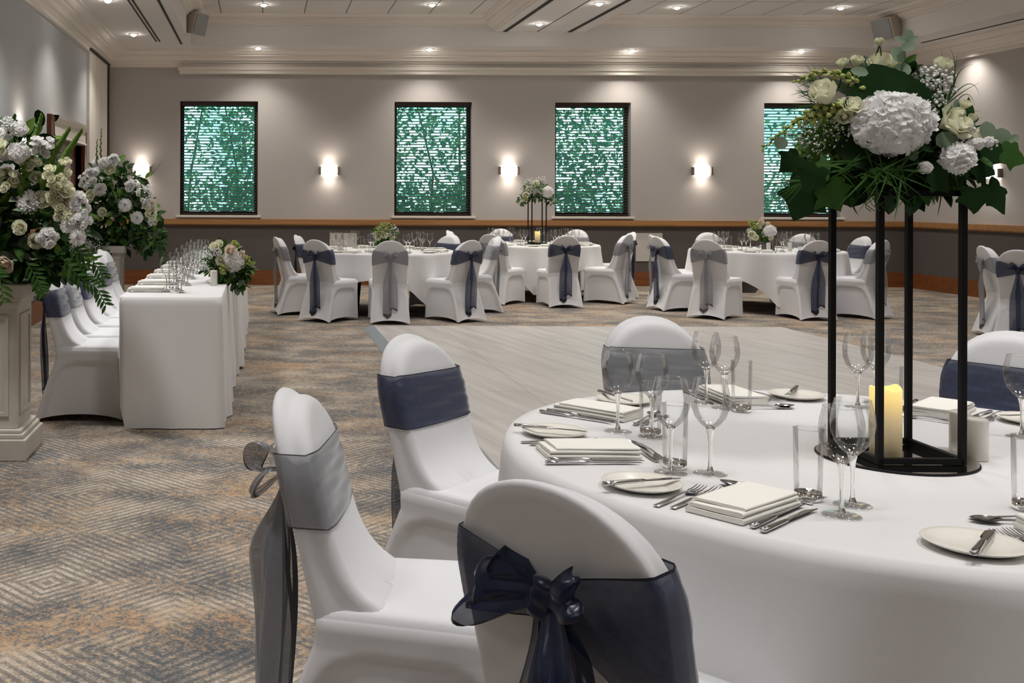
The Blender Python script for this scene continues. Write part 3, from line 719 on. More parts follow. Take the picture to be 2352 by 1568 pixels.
# ------------------------------------------------------------ TABLES AND CLOTHS
RT, ZTB, ZHT = .895, .72, .766
def mk_table():
    t = thing('round_table', '', 'table')
    MB().lathe([(.001, .690), (.86, .690), (.868, .696), (.868, .712), (.86, .7165), (.001, .7165)], 64).build('tabletop', M['dado'], t, False)
    for a in (45, 135, 225, 315):
        c, s = cos(R(a)), sin(R(a)); MB().tube([(.5 * c, .5 * s, .69), (.62 * c, .62 * s, .0)], .018, 10).build('leg', M['black'], t)
    return t
table = Once(mk_table)
def cloth(name, cx, cy, ca, label, seed, half=1.19, zmin=.10, amp=1.0, nf=23, floor_=False, nth=300):
    rnd = random.Random(seed); mb = MB(); rows = []
    for r in (0, .3, .6, .8, .86): rows.append([(r * cos(2 * pi * k / nth), r * sin(2 * pi * k / nth), ZTB) for k in range(nth)])
    ph = [rnd.uniform(0, 6.28) for _ in range(6)]; nr = 20
    fr = [nf + rnd.choice((-2, 0, 1)), nf // 2 + 1, nf * 2 - 5, 5]
    def L_(th):
        a = abs(((th - ca + pi / 4) % (pi / 2)) - pi / 4)      # angle from nearest corner direction
        d = half / cos(pi / 4 - a); 
        return min(d - RT, ZTB - zmin)
    for k in range(nr + 1):
        row = []
        for q in range(nth):
            th = 2 * pi * q / nth; L0 = L_(th) if not floor_ else ZTB - .03; s = L0 * (k / nr)
            rr = .012
            if s < rr * 1.57: a = s / rr; r = RT - rr + rr * sin(a); z = ZTB - rr * (1 - cos(a)); g = 0
            else: z = ZTB - rr - (s - rr * 1.57); r = RT; g = (s - rr * 1.57)
            w = g / (ZTB - .1)
            fold = (.55 * cos(fr[0] * th + ph[0] + .8 * sin(3 * th + ph[4])) + .35 * cos(fr[1] * th + ph[1]) + .18 * cos(fr[2] * th + ph[2]) * w + .2 * cos(fr[3] * th + ph[3]))
            r += amp * (.010 * min(1, g / .03) * 0 + .060 * w ** .9 * fold) + .05 * w
            row.append((r * cos(th), r * sin(th), z))
        rows.append(row)
    mb.grid(rows, 0, True); o = mb.build(name, M['cloth'], None)
    o.location = (cx, cy, 0); tag(o, label, 'tablecloth', 'white round tablecloths')
    return o
T1, T2, T3, T4 = (1.42, 12.75), (3.72, 14.66), (6.25, 13.23), (8.75, 10.35)
GT = 'round banquet tables'
table((FC.x, FC.y, 0), R(12), 'large round table under white cloth carrying the tall black flower stand in front', GT)
cloth('tablecloth', FC.x, FC.y, R(250), 'white cloth on the large front table with glasses and tall flowers', 4, half=1.45, zmin=.06, amp=1.0, nf=15)
for (cx, cy), ca, l, sd in ((T1, 305, 'left round table with low flowers near the second window', 11), (T2, 263, 'middle round table with small tall flower stand', 12),
                            (T3, 259, 'right far round table with dark-vased posy', 13), (T4, 230, 'round table beyond the right edge of the photo', 14)):
    table((cx, cy, 0), R(ca - 22), 'round table, the ' + l, GT); cloth('tablecloth', cx, cy, R(ca), 'white cloth hanging over the ' + l, sd, amp=1.15, nf=17, nth=240)
# head table: three trestle tables in a row, each with its own cloth
def rect_cloth(x0, x1, y0, y1, zt, zr, zl, zn, zf, label, seed):
    rnd = random.Random(seed); mb = MB(); pts = []; cr = .02
    n = {'s': 28, 'e': 60}
    def seg(a, b_, m, side): return [(lerp(a[0], b_[0], k / m), lerp(a[1], b_[1], k / m), side) for k in range(m)]
    ring = seg((x0 + cr, y0), (x1 - cr, y0), 26, 0) + seg((x1, y0 + cr), (x1, y1 - cr), 60, 1) + seg((x1 - cr, y1), (x0 + cr, y1), 26, 2) + seg((x0, y1 - cr), (x0, y0 + cr), 60, 3)
    nrm = [(0, -1), (1, 0), (0, 1), (-1, 0)]; zend = [zn, zr, zf, zl]; ph = [rnd.uniform(0, 6) for _ in range(8)]
    N_ = len(ring); cx, cy = (x0 + x1) / 2, (y0 + y1) / 2; rows = []
    for t in (0, .5, .97): rows.append([(cx + (p[0] - cx) * t, cy + (p[1] - cy) * t, zt) for p in ring])
    ze = [zend[p[2]] for p in ring]; ze = [sum(ze[(i + k) % N_] for k in range(-1, 2)) / 3 for i in range(N_)]
    nx = [(sum(nrm[ring[(i + k) % N_][2]][0] for k in range(-1, 2)), sum(nrm[ring[(i + k) % N_][2]][1] for k in range(-1, 2))) for i in range(N_)]
    for k in range(17):
        s = k / 16; row = []
        for i, p in enumerate(ring):
            z = zt - .006 - (zt - ze[i]) * s if k else zt; w = s * (zt - ze[i]) / zt
            l = sqrt(nx[i][0] ** 2 + nx[i][1] ** 2); a = (p[0] if p[2] in (0, 2) else p[1])
            f = w * (.010 * sin(a * 31 + ph[p[2]]) + .014 * sin(a * 13 + ph[4 + p[2]])) * (1.4 if p[2] in (1, 3) else .35) + .022 * w + (.004 if k else 0)
            row.append((p[0] + nx[i][0] / l * f, p[1] + nx[i][1] / l * f, z))
        rows.append(row)
    mb.grid(rows, 0, True); o = mb.build('tablecloth', M['cloth'], None); tag(o, label, 'tablecloth', 'cloths on the head table')
HX0, HX1 = -.835, -.235
def mk_trestle():
    t = thing('trestle_table', '', 'table')
    MB().box((-.29, -.90, .735), (.29, .90, .760)).build('tabletop', M['dado'], t, False)
    for y in (-.7, .7):
        for x in (-.22, .22): MB().tube([(x, y, 0), (x, y, .735)], .015, 8).build('leg', M['black'], t)
    return t
tr = Once(mk_trestle)
for i, (y0, dx, zr, l) in enumerate(((6.22, 0, .012, 'nearest, bearing the rectangular cloth to the floor'), (8.06, .045, .03, 'middle one of the row'), (9.90, .05, .05, 'farthest one of the row'))):
    tr(((HX0 + HX1) / 2 + dx, y0 + .915, 0), 0, 'narrow trestle table of the head table, ' + l, 'trestle tables of the head table')
    rect_cloth(HX0 + dx, HX1 + dx, y0, y0 + 1.83, ZHT, zr, .40, .012, .012, 'white rectangular cloth on head table, ' + ('nearest one' if i == 0 else 'middle one' if i == 1 else 'farthest one'), 20 + i)

# ------------------------------------------------------------ TABLEWARE
def ware():
    W = {}
    def wine(n=40):
        t = thing('wine_glass', '', 'glass')
        bowl = [(.0075, .104), (.012, .1065), (.022, .115), (.033, .130), (.0405, .150), (.0425, .168), (.041, .188), (.0365, .207), (.0345, .216)]
        MB().lathe(bowl, n).lathe([(.0345, .216), (.0352, .2172), (.0341, .2178), (.0334, .216)], n).build('bowl', M['tglass'], t)
        MB().lathe([(.001, .112), (.006, .1095), (.0105, .1075), (.0085, .100), (.0058, .088), (.0042, .07), (.0038, .04), (.0046, .018), (.0075, .008), (.011, .0052), (.001, .0048)], 20).build('stem', M['sglass'], t)
        MB().lathe([(.009, .0050), (.02, .0035), (.034, .0022), (.0365, .0016), (.0365, .0006), (.034, .0003), (.009, .0003)], n).build('foot', M['tglass'], t)
        return t
    def high(n=32):
        t = thing('highball_glass', '', 'glass')
        MB().lathe([(.0265, .012), (.0275, .05), (.029, .148), (.0296, .150), (.0284, .1502), (.0278, .148)], n).build('wall', M['tglass'], t)
        MB().lathe([(.001, .0135), (.024, .014), (.0266, .017), (.0266, .003), (.0245, .0005), (.001, .0008)], n).build('thick_base', M['sglass'], t)
        return t
    def farwine():
        t = thing('wine_glass', '', 'glass')
        MB().lathe([(.004, .10), (.022, .113), (.036, .135), (.0425, .165), (.0345, .216)], 12).build('bowl', M['tglass'], t)
        MB().lathe([(.008, .106), (.004, .08), (.0035, .02), (.034, .002), (.001, .001)], 10).build('stem', M['sglass'], t)
        return t
    def strip(prof, mat=0, th=.0016, mb=None):   # prof: (y along, half width, z)
        mb = mb or MB(); top = []; n = 5
        for y, w, z in prof: top.append([(w * (j / (n - 1) * 2 - 1), y, z - .0012 * ((j / (n - 1) * 2 - 1) ** 2) * (w / .006)) for j in range(n)])
        bot = [[(x, y, z - th) for x, y, z in r] for r in top]
        mb.grid(top, mat); mb.grid([r[::-1] for r in bot], mat)
        mb.grid([[r[0] for r in top], [r[0] for r in bot]], mat); mb.grid([[r[-1] for r in bot], [r[-1] for r in top]], mat)
        mb.grid([[top[0][j] for j in range(n)], [bot[0][j] for j in range(n)]], mat); mb.grid([[bot[-1][j] for j in range(n)], [top[-1][j] for j in range(n)]], mat)
        return mb
    def fork():
        t = thing('fork', '', 'cutlery')
        strip([(-.10, .0030, .004), (-.098, .0065, .0045), (-.06, .0062, .006), (-.02, .0040, .009), (.02, .0026, .010), (.032, .003, .0095)]).build('handle', M['steel'], t)
        mb = strip([(.030, .003, .0095), (.040, .009, .0075), (.050, .0125, .0055), (.058, .0128, .0045)])
        for k in range(4):
            x = -.0108 + .0072 * k; mb.tube([(x, .057, .0045), (x, .075, .0050), (x, .092, .0080), (x * .96, .101, .0105)], [.0017, .0016, .0013, .0007], 6)
        mb.build('tines', M['steel'], t); return t
    def spoon():
        t = thing('spoon', '', 'cutlery')
        strip([(-.10, .0030, .003), (-.098, .0062, .0035), (-.06, .006, .005), (-.02, .0038, .008), (.03, .0026, .009), (.045, .003, .008)]).build('handle', M['steel'], t)
        mb = MB(); rows = []
        for i in range(9):
            tt = i / 8; y = .043 + .058 * tt; w = .0185 * sin(pi * min(1, tt * .94 + .06)) ** .62 if 0 < tt < 1 else .002; row = []
            for j in range(9):
                u = j / 8 * 2 - 1; dz = .0075 * sin(pi * tt) * (1 - u * u); row.append((u * w, y, .009 + .001 * tt - dz))
            rows.append(row)
        mb.grid(rows); mb.grid([[(x, y, z - .0008) for x, y, z in r][::-1] for r in rows]); mb.build('bowl', M['steel'], t); return t
    def knife(bl=.125, nm='table_knife'):
        t = thing(nm, '', 'cutlery')
        mb = MB(); rows = []
        for y, w, h in ((-.10, .0035, .0025), (-.099, .0066, .0042), (-.07, .0068, .0046), (-.02, .0058, .0044), (.0, .0048, .0038), (.006, .003, .002)):
            rows.append([(w * cos(2 * pi * k / 10), y, .0050 + h * sin(2 * pi * k / 10)) for k in range(10)])
        mb.grid(rows, 0, True); mb.add(rows[0], [tuple(range(10))]); mb.build('handle', M['steel'], t)
        mb = MB(); top = []; L0 = bl
        for i in range(11):
            tt = i / 10; y = .004 + L0 * tt; e0 = -.0045 - .004 * sm(0, .2, tt) + .012 * sm(.72, 1, tt) ** 1.6; e1 = .0045 + .0015 * tt
            if tt == 1: e0 = e1 - .001
            top.append([(e0, y, .0050), ((e0 + e1) / 2, y, .0058), (e1, y, .0054)])
        mb.grid(top); mb.grid([[(x, y, .0096 - z) for x, y, z in r][::-1] for r in top]); mb.build('blade', M['steel'], t); return t
    def plate():
        t = MB().lathe([(.001, .004), (.05, .004), (.056, .006), (.075, .0125), (.0835, .0150), (.0845, .0138), (.076, .009), (.055, .001), (.04, .0), (.001, .001)], 56).build('side_plate', M['cream'], None)
        return tag(t, '', 'plate')
    def napkin():
        mb = MB(); w, L0 = .058, .112
        def layer(z0, h, x0, x1, y0, y1, ph, fold):
            n = 12; rows = []
            for i in range(19):
                y = lerp(y0, y1, i / 18); row = []; e = min(i, 18 - i)
                for k in range(n + 1):    # closed profile with a rounded folded side at +x
                    u = k / n; row.append((lerp(x0, x1, u) - .002 * (e == 0), y, z0 + h * (1 - .12 * sin(u * 3 + ph + i * .25)) - .0022 * (u < .06) ))
                for k in range(1, 5): a = pi / 2 - pi * k / 5; row.append((x1 + h * .5 * cos(a), y, z0 + h * .5 + h * .5 * sin(a)))
                for k in range(n + 1): row.append((lerp(x1, x0, k / n), y, z0 + .0004))
                rows.append(row)
            mb.grid(rows, 0, True); mb.add(rows[0], [tuple(range(len(rows[0])))]); mb.add(rows[-1], [tuple(range(len(rows[0])))[::-1]])
        layer(.0004, .0115, -w, w, -L0, L0, 0, 0); layer(.0122, .0095, -w + .003, w - .002, -L0 + .004, L0 - .002, 1, 0); layer(.0220, .0060, -w + .002, w - .004, -L0 + .020, L0 - .001, 2, 0)
        t = mb.build('folded_napkin', M['napkin'], None); return tag(t, '', 'napkin')
    def pot():
        t = thing('shaker', '', 'shaker')
        MB().lathe([(.001, 0), (.0225, 0), (.0238, .002), (.0238, .094), (.0225, .0985), (.018, .1005), (.001, .1012)], 32).build('body', M['china'], t)
        mb = MB()
        for k in range(5): mb.lathe([(.0014, .1012), (.0005, .1014), (.0001, .1014)], 6, 0, Matrix.Translation((.007 * cos(k * 1.256), .007 * sin(k * 1.256), 0)))
        mb.build('pouring_holes', M['slot'], t); return t
    for k_, f_ in dict(wine=wine, high=high, far=farwine, fork=fork, spoon=spoon, knife=knife, bknife=lambda: knife(.085, 'butter_knife'), plate=plate, napkin=napkin, pot=pot).items(): W[k_] = Once(f_)
    return W
W = ware()
class Seat:
    def __init__(s, c, ang, z): s.c, s.a, s.z = c, R(ang), z; s.i = (-cos(s.a), -sin(s.a)); s.r = (s.i[1], -s.i[0]); s.rz = atan2(s.i[1], s.i[0]) - pi / 2
    def p(s, r, i, dz=0): return (s.c[0] + s.r[0] * r + s.i[0] * i, s.c[1] + s.r[1] * r + s.i[1] * i, s.z + dz)
rj = random.Random(17)
def setting(ang, who, gl=True, near=True):
    S = Seat(FC, ang, ZTB + .0012); j = lambda a=.004: rj.uniform(-a, a)
    W['plate'](S.p(-.195 + j(), -.735 + j()), 0, 'cream side plate ' + who, 'side plates on the front table')
    W['bknife'](S.p(-.183, -.745, .0148), S.rz + R(-32 + j(8)), 'butter knife across the side plate ' + who, 'butter knives')
    W['fork'](S.p(-.100, -.745 + j()), S.rz + R(j(3)), 'outer dinner fork ' + who, 'forks')
    W['fork'](S.p(-.070, -.735 + j()), S.rz + R(j(3)), 'inner fork beside the napkin ' + who, 'forks')
    W['napkin'](S.p(.020, -.715 + j()), S.rz + R(j(3)), 'white folded napkin ' + who, 'folded napkins on the front table')
    W['knife'](S.p(.093, -.735 + j()), S.rz + R(j(3)), 'inner table knife ' + who, 'table knives')
    W['knife'](S.p(.120, -.745 + j()), S.rz + R(j(3)), 'outer table knife ' + who, 'table knives')
    W['spoon'](S.p(.0, -.575), S.rz + R(90 + j(6)), 'dessert spoon above the napkin ' + who, 'dessert spoons')
    W['fork'](S.p(.01, -.552), S.rz + R(-90 + j(6)), 'dessert fork above the napkin ' + who, 'forks')
SEATS = [(220, 'by the closest navy-bow chair'), (180, 'by the side-view silver-bow chair'), (137, 'by the navy-band chair beside the dance floor'),
         (91, 'by the grey-band chair behind the table'), (44, 'by the navy-band chair at right edge'), (267, 'at lower right of the front table')]
for a, w in SEATS: setting(a, w)
def g_at(kind, px, py, label, grp):
    p = onz(px, py, ZTB + .0012); W[kind]((p.x, p.y, ZTB + .0012), rj.uniform(0, 6), label, grp)
GWn, GHb = 'wine glasses on the front table', 'highball glasses on the front table'
for px, py, l in ((1933, 1184, 'wine glass nearest the camera, left one of the overlapping pair before the candle'), (1958, 1160, 'wine glass behind the nearest one, overlapping it before the candle'),
                  (1540, 1086, 'wine glass in front of the highball, above the closest side plate'), (1631, 1088, 'wine glass just right of the one before the highball'),
                  (1419, 991, 'leftmost wine glass on the front table'), (1498, 1003, 'second wine glass from the left, before the grey-band chair'),
                  (1622, 925, 'taller looking of two wine glasses before the grey-band chair right side'), (1664, 938, 'wine glass touching the highball behind the front table centre'),
                  (1970, 935, 'back wine glass just left of the stand post'), (2011, 925, 'back wine glass half behind the front stand post'), (2347, 1004, 'wine glass cut off by the right photo edge')):
    g_at('wine', px, py, l, GWn)
for px, py, l in ((1856, 1147, 'empty highball glass left of the nearest pair of wine glasses'), (1550, 1074, 'highball glass seen through the wine glass above closest plate'),
                  (1494, 1000, 'highball glass seen through the second wine glass from left'), (1703, 944, 'highball glass right of the paired back wine glasses'), (2048, 960, 'highball glass behind the lit candle'), (2360, 1170, 'highball glass at the right photo edge, lower one')):
    g_at('high', px, py, l, GHb)
W['pot']((1.735, 2.585, ZTB + .001), 0, 'white ceramic shaker just right of the stand, nearer of the pair', 'salt and pepper shakers')
W['pot']((1.752, 2.675, ZTB + .001), 0, 'white ceramic shaker behind its twin beside the stand', 'salt and pepper shakers')
# mirror, candle, stand
def mirror(x, y, r, label):
    o = MB().lathe([(.001, .005), (r - .003, .005), (r, .003), (r, 0), (.001, 0)], 72).build('mirror_plate', [M['mirror'], M['black']], None, False)
    me = o.data
    for p in me.polygons:
        if p.center.z < .0049: p.material_index = 1
    o.location = (x, y, ZTB + .001); tag(o, label, 'mirror plate', 'round mirror plates')
mirror(1.545, 2.60, .175, 'round mirror plate under the tall black stand on front table')
mirror(T2[0] + .06, T2[1], .175, 'round mirror plate under the far small flower stand')
def mk_stand():
    t = thing('flower_stand', '', 'flower stand'); w, d_, h, b = .0975, .105, .645, .0068
    for x in (-w, w):
        for y in (-d_, d_): MB().box((x - b, y - b, .0), (x + b, y + b, h)).build('post', M['black'], t, False)
    for nm, z in (('base_frame', .008), ('top_frame', h - .007)):
        mb = MB()
        for y in (-d_, d_): mb.box((-w, y - b, z - b), (w, y + b, z + b))
        for x in (-w, w): mb.box((x - b, -d_, z - b), (x + b, d_, z + b))
        mb.build(nm, M['black'], t, False)
    MB().box((-w, -d_, h - .002), (w, d_, h + .001)).build('top_plate', M['black'], t, False)
    return t
stand = Once(mk_stand)
stand((1.552, 2.615, ZTB + .007), 0, 'tall black metal flower stand on the front table', 'black flower stands')
stand((T2[0] + .06, T2[1], ZTB + .007), 0, 'small looking black stand on the middle far table', 'black flower stands')
def mk_candle():
    t = thing('pillar_candle', '', 'candle'); mb = MB(); n = 48; rows = []
    for r, z in ((.001, 0), (.034, 0), (.0352, .003), (.0352, .155)): rows.append([(r * cos(2 * pi * k / n), r * sin(2 * pi * k / n), z) for k in range(n)])
    def rim(k): return .169 + .004 * sin(2 * pi * k / n * 2 + 1) + .002 * sin(2 * pi * k / n * 5)
    for r, dz in ((.0352, -.003), (.034, 0), (.031, 0), (.029, -.004), (.027, -.016), (.001, -.018)): rows.append([(r * cos(2 * pi * k / n), r * sin(2 * pi * k / n), rim(k) + dz) for k in range(n)])
    mb.grid(rows, 0, True).build('wax_body', M['wax'], t)
    MB().tube([(0, 0, .152), (.001, 0, .166)], .0012, 6).build('wick', M['black'], t)
    return t
candle = Once(mk_candle)
candle((1.513, 2.585, ZTB + .0062), 0, 'warm glowing pillar candle inside the tall black stand', 'pillar candles')
candle((T2[0] + .06, T2[1] - .02, ZTB + .0062), 0, 'small glowing pillar candle on the middle far table', 'pillar candles')
# settings of the far tables
for (c, nm, k0, off) in ((T1, 'left round table', 8, 10), (T2, 'middle round table', 8, 0), (T3, 'right far round table', 8, 20)):
    for k in range(k0):
        S = Seat(c, off + 360 / k0 * k, ZTB + .0012)
        for r, i in ((.18, -.56), (.17, -.47), (.09, -.50)):
            W['far' if r != .09 else 'high'](S.p(r + rj.uniform(-.01, .01), i), 0, ('stemmed wine glass among the clusters on the ' if r != .09 else 'highball glass among the clusters on the ') + nm, ('wine glasses on the ' if r != .09 else 'highballs on the ') + nm)
        W['napkin'](S.p(.01, -.70), S.rz, 'white folded napkin at the rim of the ' + nm, 'napkins on the ' + nm)
        W['plate'](S.p(-.17, -.72), 0, 'cream side plate at the rim of the ' + nm, 'side plates on the ' + nm)
        W['fork'](S.p(-.075, -.73), S.rz, 'small fork at a place on the ' + nm, 'forks on the ' + nm)
        W['knife'](S.p(.10, -.73), S.rz, 'small table knife at a place on the ' + nm, 'knives on the ' + nm)
for i, y in enumerate((6.60, 7.14, 7.70, 8.22, 8.74, 9.26)):
    z = ZHT + .0012; who = ('nearest', 'second', 'third', 'fourth', 'fifth', 'farthest')[i] + ' place of the head table'
    for dx, dy, k in ((-.585, -.05, 'far'), (-.52, .02, 'far'), (-.56, .12, 'high'), (-.49, -.10, 'far')):
        W[k]((dx, y + dy, z), 0, ('stemmed glass' if k == 'far' else 'straight highball glass') + ' in the cluster at the ' + who, 'glasses at the ' + who)
    W['napkin']((-.715, y, z), -pi / 2, 'white folded napkin at the ' + who, 'head table napkins')
    W['knife']((-.715, y - .09, z), -pi / 2, 'table knife beside the napkin at the ' + who, 'head table knives')
    W['fork']((-.715, y + .09, z), -pi / 2, 'fork beside the napkin at the ' + who, 'head table forks')
p = onz(491, 656, ZHT); W['pot']((p.x, p.y, ZHT + .001), 0, 'white ceramic shaker on the head table before the flowers', 'salt and pepper shakers')
for dx in (-.12, .14): W['pot']((T3[0] + dx, T3[1] - .32, ZTB + .001), 0, 'tiny white shaker ' + ('left' if dx < 0 else 'right') + ' of the dark vase on right far table', 'salt and pepper shakers')
#@@PART3
# ------------------------------------------------------------ FLOWERS
def leaf(mb, p, d, up, L0, Wd, kind='oval', mat=0, fold=.15, droop=.15, rnd=random):
    d = Vector(d).normalized(); up = Vector(up); x = d.cross(up)
    if x.length < 1e-3: x = d.orthogonal()
    x.normalize(); n = x.cross(d)
    m = Matrix((x, d, n)).transposed(); p = Vector(p)
    if kind == 'ivy':
        half = [(.0, .06), (.14, -.03), (.30, -.04), (.43, .06), (.44, .16), (.40, .26), (.47, .33), (.56, .44), (.58, .54), (.44, .57), (.34, .62), (.22, .76), (.10, .92), (0, 1.02)]
        pts = half + [(-x, y) for x, y in half[-2:0:-1]]; n_ = len(pts); j = lambda: rnd.uniform(-.025, .025)
        vs = [(0, .38)] + [(a * .5 + b * 0, .38 + (c - .38) * .5) for a, b, c in [(q[0], 0, q[1]) for q in pts]] + [(q[0] + j(), q[1] + j()) for q in pts]
        vs = [Vector((x_ * Wd, y_ * L0, (.06 * abs(x_) - .35 * x_ * x_ * fold * 4) * Wd - droop * L0 * y_ ** 2 + .012 * L0 * sin(y_ * 9))) for x_, y_ in vs]
        fs = [(0, 1 + k, 1 + (k + 1) % n_) for k in range(n_)] + [(1 + k, 1 + n_ + k, 1 + n_ + (k + 1) % n_, 1 + (k + 1) % n_) for k in range(n_)]
        mb.add([p + m @ v for v in vs], fs, mat); return
    n_ = {'oval': 6, 'round': 7, 'grass': 8, 'heart': 24}[kind]; rows = []
    for i in range(n_ + 1):
        t = i / n_
        if kind == 'oval': w = sin(pi * t ** .85) ** .9
        elif kind == 'round': w = sqrt(max(0, 1 - (2 * t - 1) ** 2)) * (1 - .12 * (t > .9))
        elif kind == 'grass': w = (1 - t) ** .6 if t > .2 else .8 + t
        else: w = (max(0, sin(pi * t ** .62)) ** .75) * 1.06
        if kind == 'heart' and 0 < i < n_: w *= 1 + .03 * (-1) ** i
        w = max(w, .02) * Wd / 2; q = droop * t * t * L0
        if kind == 'grass': row = [(-w, L0 * t, -q), (w, L0 * t, -q)]
        else: row = [(-w, L0 * t, -q + w * fold), (-w * .5, L0 * t, -q + w * fold * .4), (0, L0 * t, -q), (w * .5, L0 * t, -q + w * fold * .4), (w, L0 * t, -q + w * fold)]
        rows.append([p + m @ Vector(v) for v in row])
    mb.grid(rows, mat)
def rose(mb, T, r, h, mat=0, open_=.3, rnd=random, calyx=1):
    mb.lathe([(.001, h * .15), (r * .5, h * .2), (r * .42, h * .8), (r * .05, h * .92)], 10, mat, T)
    for ring, (n_, rr, hh, fl) in enumerate(((3, .50, 1.0, .0), (4, .68, 1.0, .12), (5, .86, .96, .35), (6, 1.0, .88, .75))):
        for k in range(n_):
            ph = 2 * pi * (k + .37 * ring) / n_ + rnd.uniform(-.1, .1); aw = 1.25 * pi / n_ * 1.25; rows = []
            for i in range(7):
                t = i / 6; row = []
                for j in range(7):
                    s = j / 6 * 2 - 1; a = ph + s * aw * (.55 + .45 * sin(pi * min(1, t * .9 + .12)))
                    rho = r * rr * (.30 + .72 * sin(min(1.57, t * 2.1))) + r * fl * open_ * max(0, t - .55) * 2.0 + .06 * r * s * s * t
                    z = h * hh * (t * (1 - .20 * abs(s) ** 2.5 * t)) - fl * h * .25 * max(0, t - .75) * 2
                    row.append((rho * cos(a), rho * sin(a), z))
                rows.append(row)
            mb.grid(rows, mat, False, T)
    if calyx:
        mb.lathe([(r * .12, -h * .2), (r * .25, -h * .05), (r * .40, h * .08), (r * .35, h * .14)], 8, calyx, T)
def mum(mb, T, r, mat=0, layers=7, rnd=random):
    for l in range(layers):
        el = lerp(-.35, 1.45, l / (layers - 1)); n_ = int(lerp(20, 6, l / (layers - 1))); LL = r * lerp(1.0, .55, l / (layers - 1))
        for k in range(n_):
            a = 2 * pi * (k + rnd.uniform(-.25, .25)) / n_ + l * .7; e = el + rnd.uniform(-.12, .12); w = r * .085
            dx, dz = cos(e), sin(e); rows = []
            for t in (.08, .45, .8, 1):
                rr = LL * t * rnd.uniform(.96, 1.04); up = .18 * r * t * t
                ww = w * (.5 + t) * (1 if t < 1 else .35)
                c = Vector((cos(a) * (rr * dx), sin(a) * (rr * dx), rr * dz * .8 + up)); tn = Vector((-sin(a), cos(a), 0))
                rows.append([c - tn * ww + Vector((0, 0, ww * .5)), c, c + tn * ww + Vector((0, 0, ww * .5))])
            mb.grid(rows, mat, False, T)
def hydrangea(mb, c, rx, ry, rz, n_, ps, mat=0, rnd=random, toward=(0, -1, .2)):
    c = Vector(c); ga = pi * (3 - sqrt(5)); tw = Vector(toward).normalized()
    mb.lathe([(rx * .80 * cos(a) + .0001, rz * .80 * sin(a)) for a in [(-pi / 2 + pi * k / 8) for k in range(9)]], 14, mat, Matrix.Translation(c) @ Matrix.Scale(ry / rx, 4, (0, 1, 0)))
    for i in range(n_):
        z = 1 - 2 * (i + .5) / n_; rr = sqrt(1 - z * z); a = ga * i; nv = Vector((rr * cos(a), rr * sin(a), z))
        if nv.dot(tw) < -.5: continue
        p = c + Vector((nv.x * rx, nv.y * ry, nv.z * rz)) * rnd.uniform(.90, 1.05); d = (nv + Vector((rnd.gauss(0, .25), rnd.gauss(0, .25), rnd.gauss(0, .25)))).normalized()
        T = TF(p, d, rnd.uniform(0, 6.3), ps * rnd.uniform(.85, 1.15))
        for k in range(4):
            b = 2 * pi * k / 4 + rnd.uniform(-.15, .15); rows = []; e = rnd.uniform(.0, .35)
            for t, w in ((.02, .1), (.4, .48), (.8, .56), (1.08, .3)):
                row = []
                for u in (-1, -.5, 0, .5, 1): row.append((cos(b) * t - sin(b) * u * w, sin(b) * t + cos(b) * u * w, e * t * t + .14 * u * u + .05 * sin(u * 5 + t * 4)))
                rows.append(row)
            mb.grid(rows, mat, False, T)
def gyp(mb, c, rad, n_, s, rnd, mats=(0, 1), base=None):
    c = Vector(c); base = Vector(base) if base is not None else c + Vector((0, 0, -rad[2] * 1.2))
    for i in range(n_):
        while True:
            q = Vector((rnd.uniform(-1, 1), rnd.uniform(-1, 1), rnd.uniform(-1, 1)))
            if q.length < 1: break
        p = c + Vector((q.x * rad[0], q.y * rad[1], q.z * rad[2])); r = s * rnd.uniform(.7, 1.25); T = TF(p, (rnd.gauss(0, 1), rnd.gauss(0, 1) - .5, rnd.gauss(0, 1)), 0, r)
        mb.lathe([(.1, -.7), (.75, -.45), (1, .1), (.85, .55), (.45, .5), (.2, .75), (.02, .7)], 7, mats[0], T)
        if i % 3 == 0: mid = p.lerp(base, .5) + Vector((rnd.gauss(0, .01), 0, 0)); mb.tube([p, mid, base], s * .12, 3, mats[1])
def spike(mb, pts, r0, r1, mats=(0, 1), nb=16, rnd=random, kind='bud'):
    pts = [Vector(p) for p in pts]
    def q(t):
        u = t * (len(pts) - 1); i = min(int(u), len(pts) - 2); return pts[i].lerp(pts[i + 1], u - i)
    mb.tube([q(k / 8) for k in range(9)], [lerp(r0, r1, k / 8) * .22 for k in range(9)], 5, mats[1])
    for k in range(nb):
        t = k / (nb - 1); p = q(t); d = (q(min(1, t + .05)) - q(max(0, t - .05))).normalized(); a = 2.4 * k if kind == 'bud' else (pi * k + .3)
        side = (frame(d, a) @ Vector((1, 0, 0))); r = lerp(r0, r1, t); T = TF(p + side * r * (.3 if kind == 'bud' else .16), (d * (1.2 if kind == 'bud' else 3.2) + side).normalized(), 0, r)
        mb.lathe([(.1, -.3), (.42, 0), (.55, .5), (.36, 1.1), (.05, 1.5)], 7, mats[0], T)
def mass(mb, c, rad, n_, ls, mats, rnd, kinds=('oval',), shell=.55, bias=(0, -.2, 0), zcut=-1):
    c = Vector(c)
    for i in range(n_):
        q = Vector((rnd.gauss(0, 1), rnd.gauss(0, 1), rnd.gauss(0, 1))).normalized()
        if q.z < zcut: continue
        rr = rnd.uniform(shell, 1.0); p = c + Vector((q.x * rad[0], q.y * rad[1], q.z * rad[2])) * rr
        d = q + Vector((rnd.gauss(0, .5), rnd.gauss(0, .5), rnd.gauss(0, .5))) + Vector(bias)
        L0 = rnd.uniform(*ls); leaf(mb, p, d, (rnd.gauss(0, .6), rnd.gauss(0, .6) - .5, 1), L0, L0 * rnd.uniform(.35, .6), rnd.choice(kinds), rnd.choice(mats), .2, rnd.uniform(0, .4))
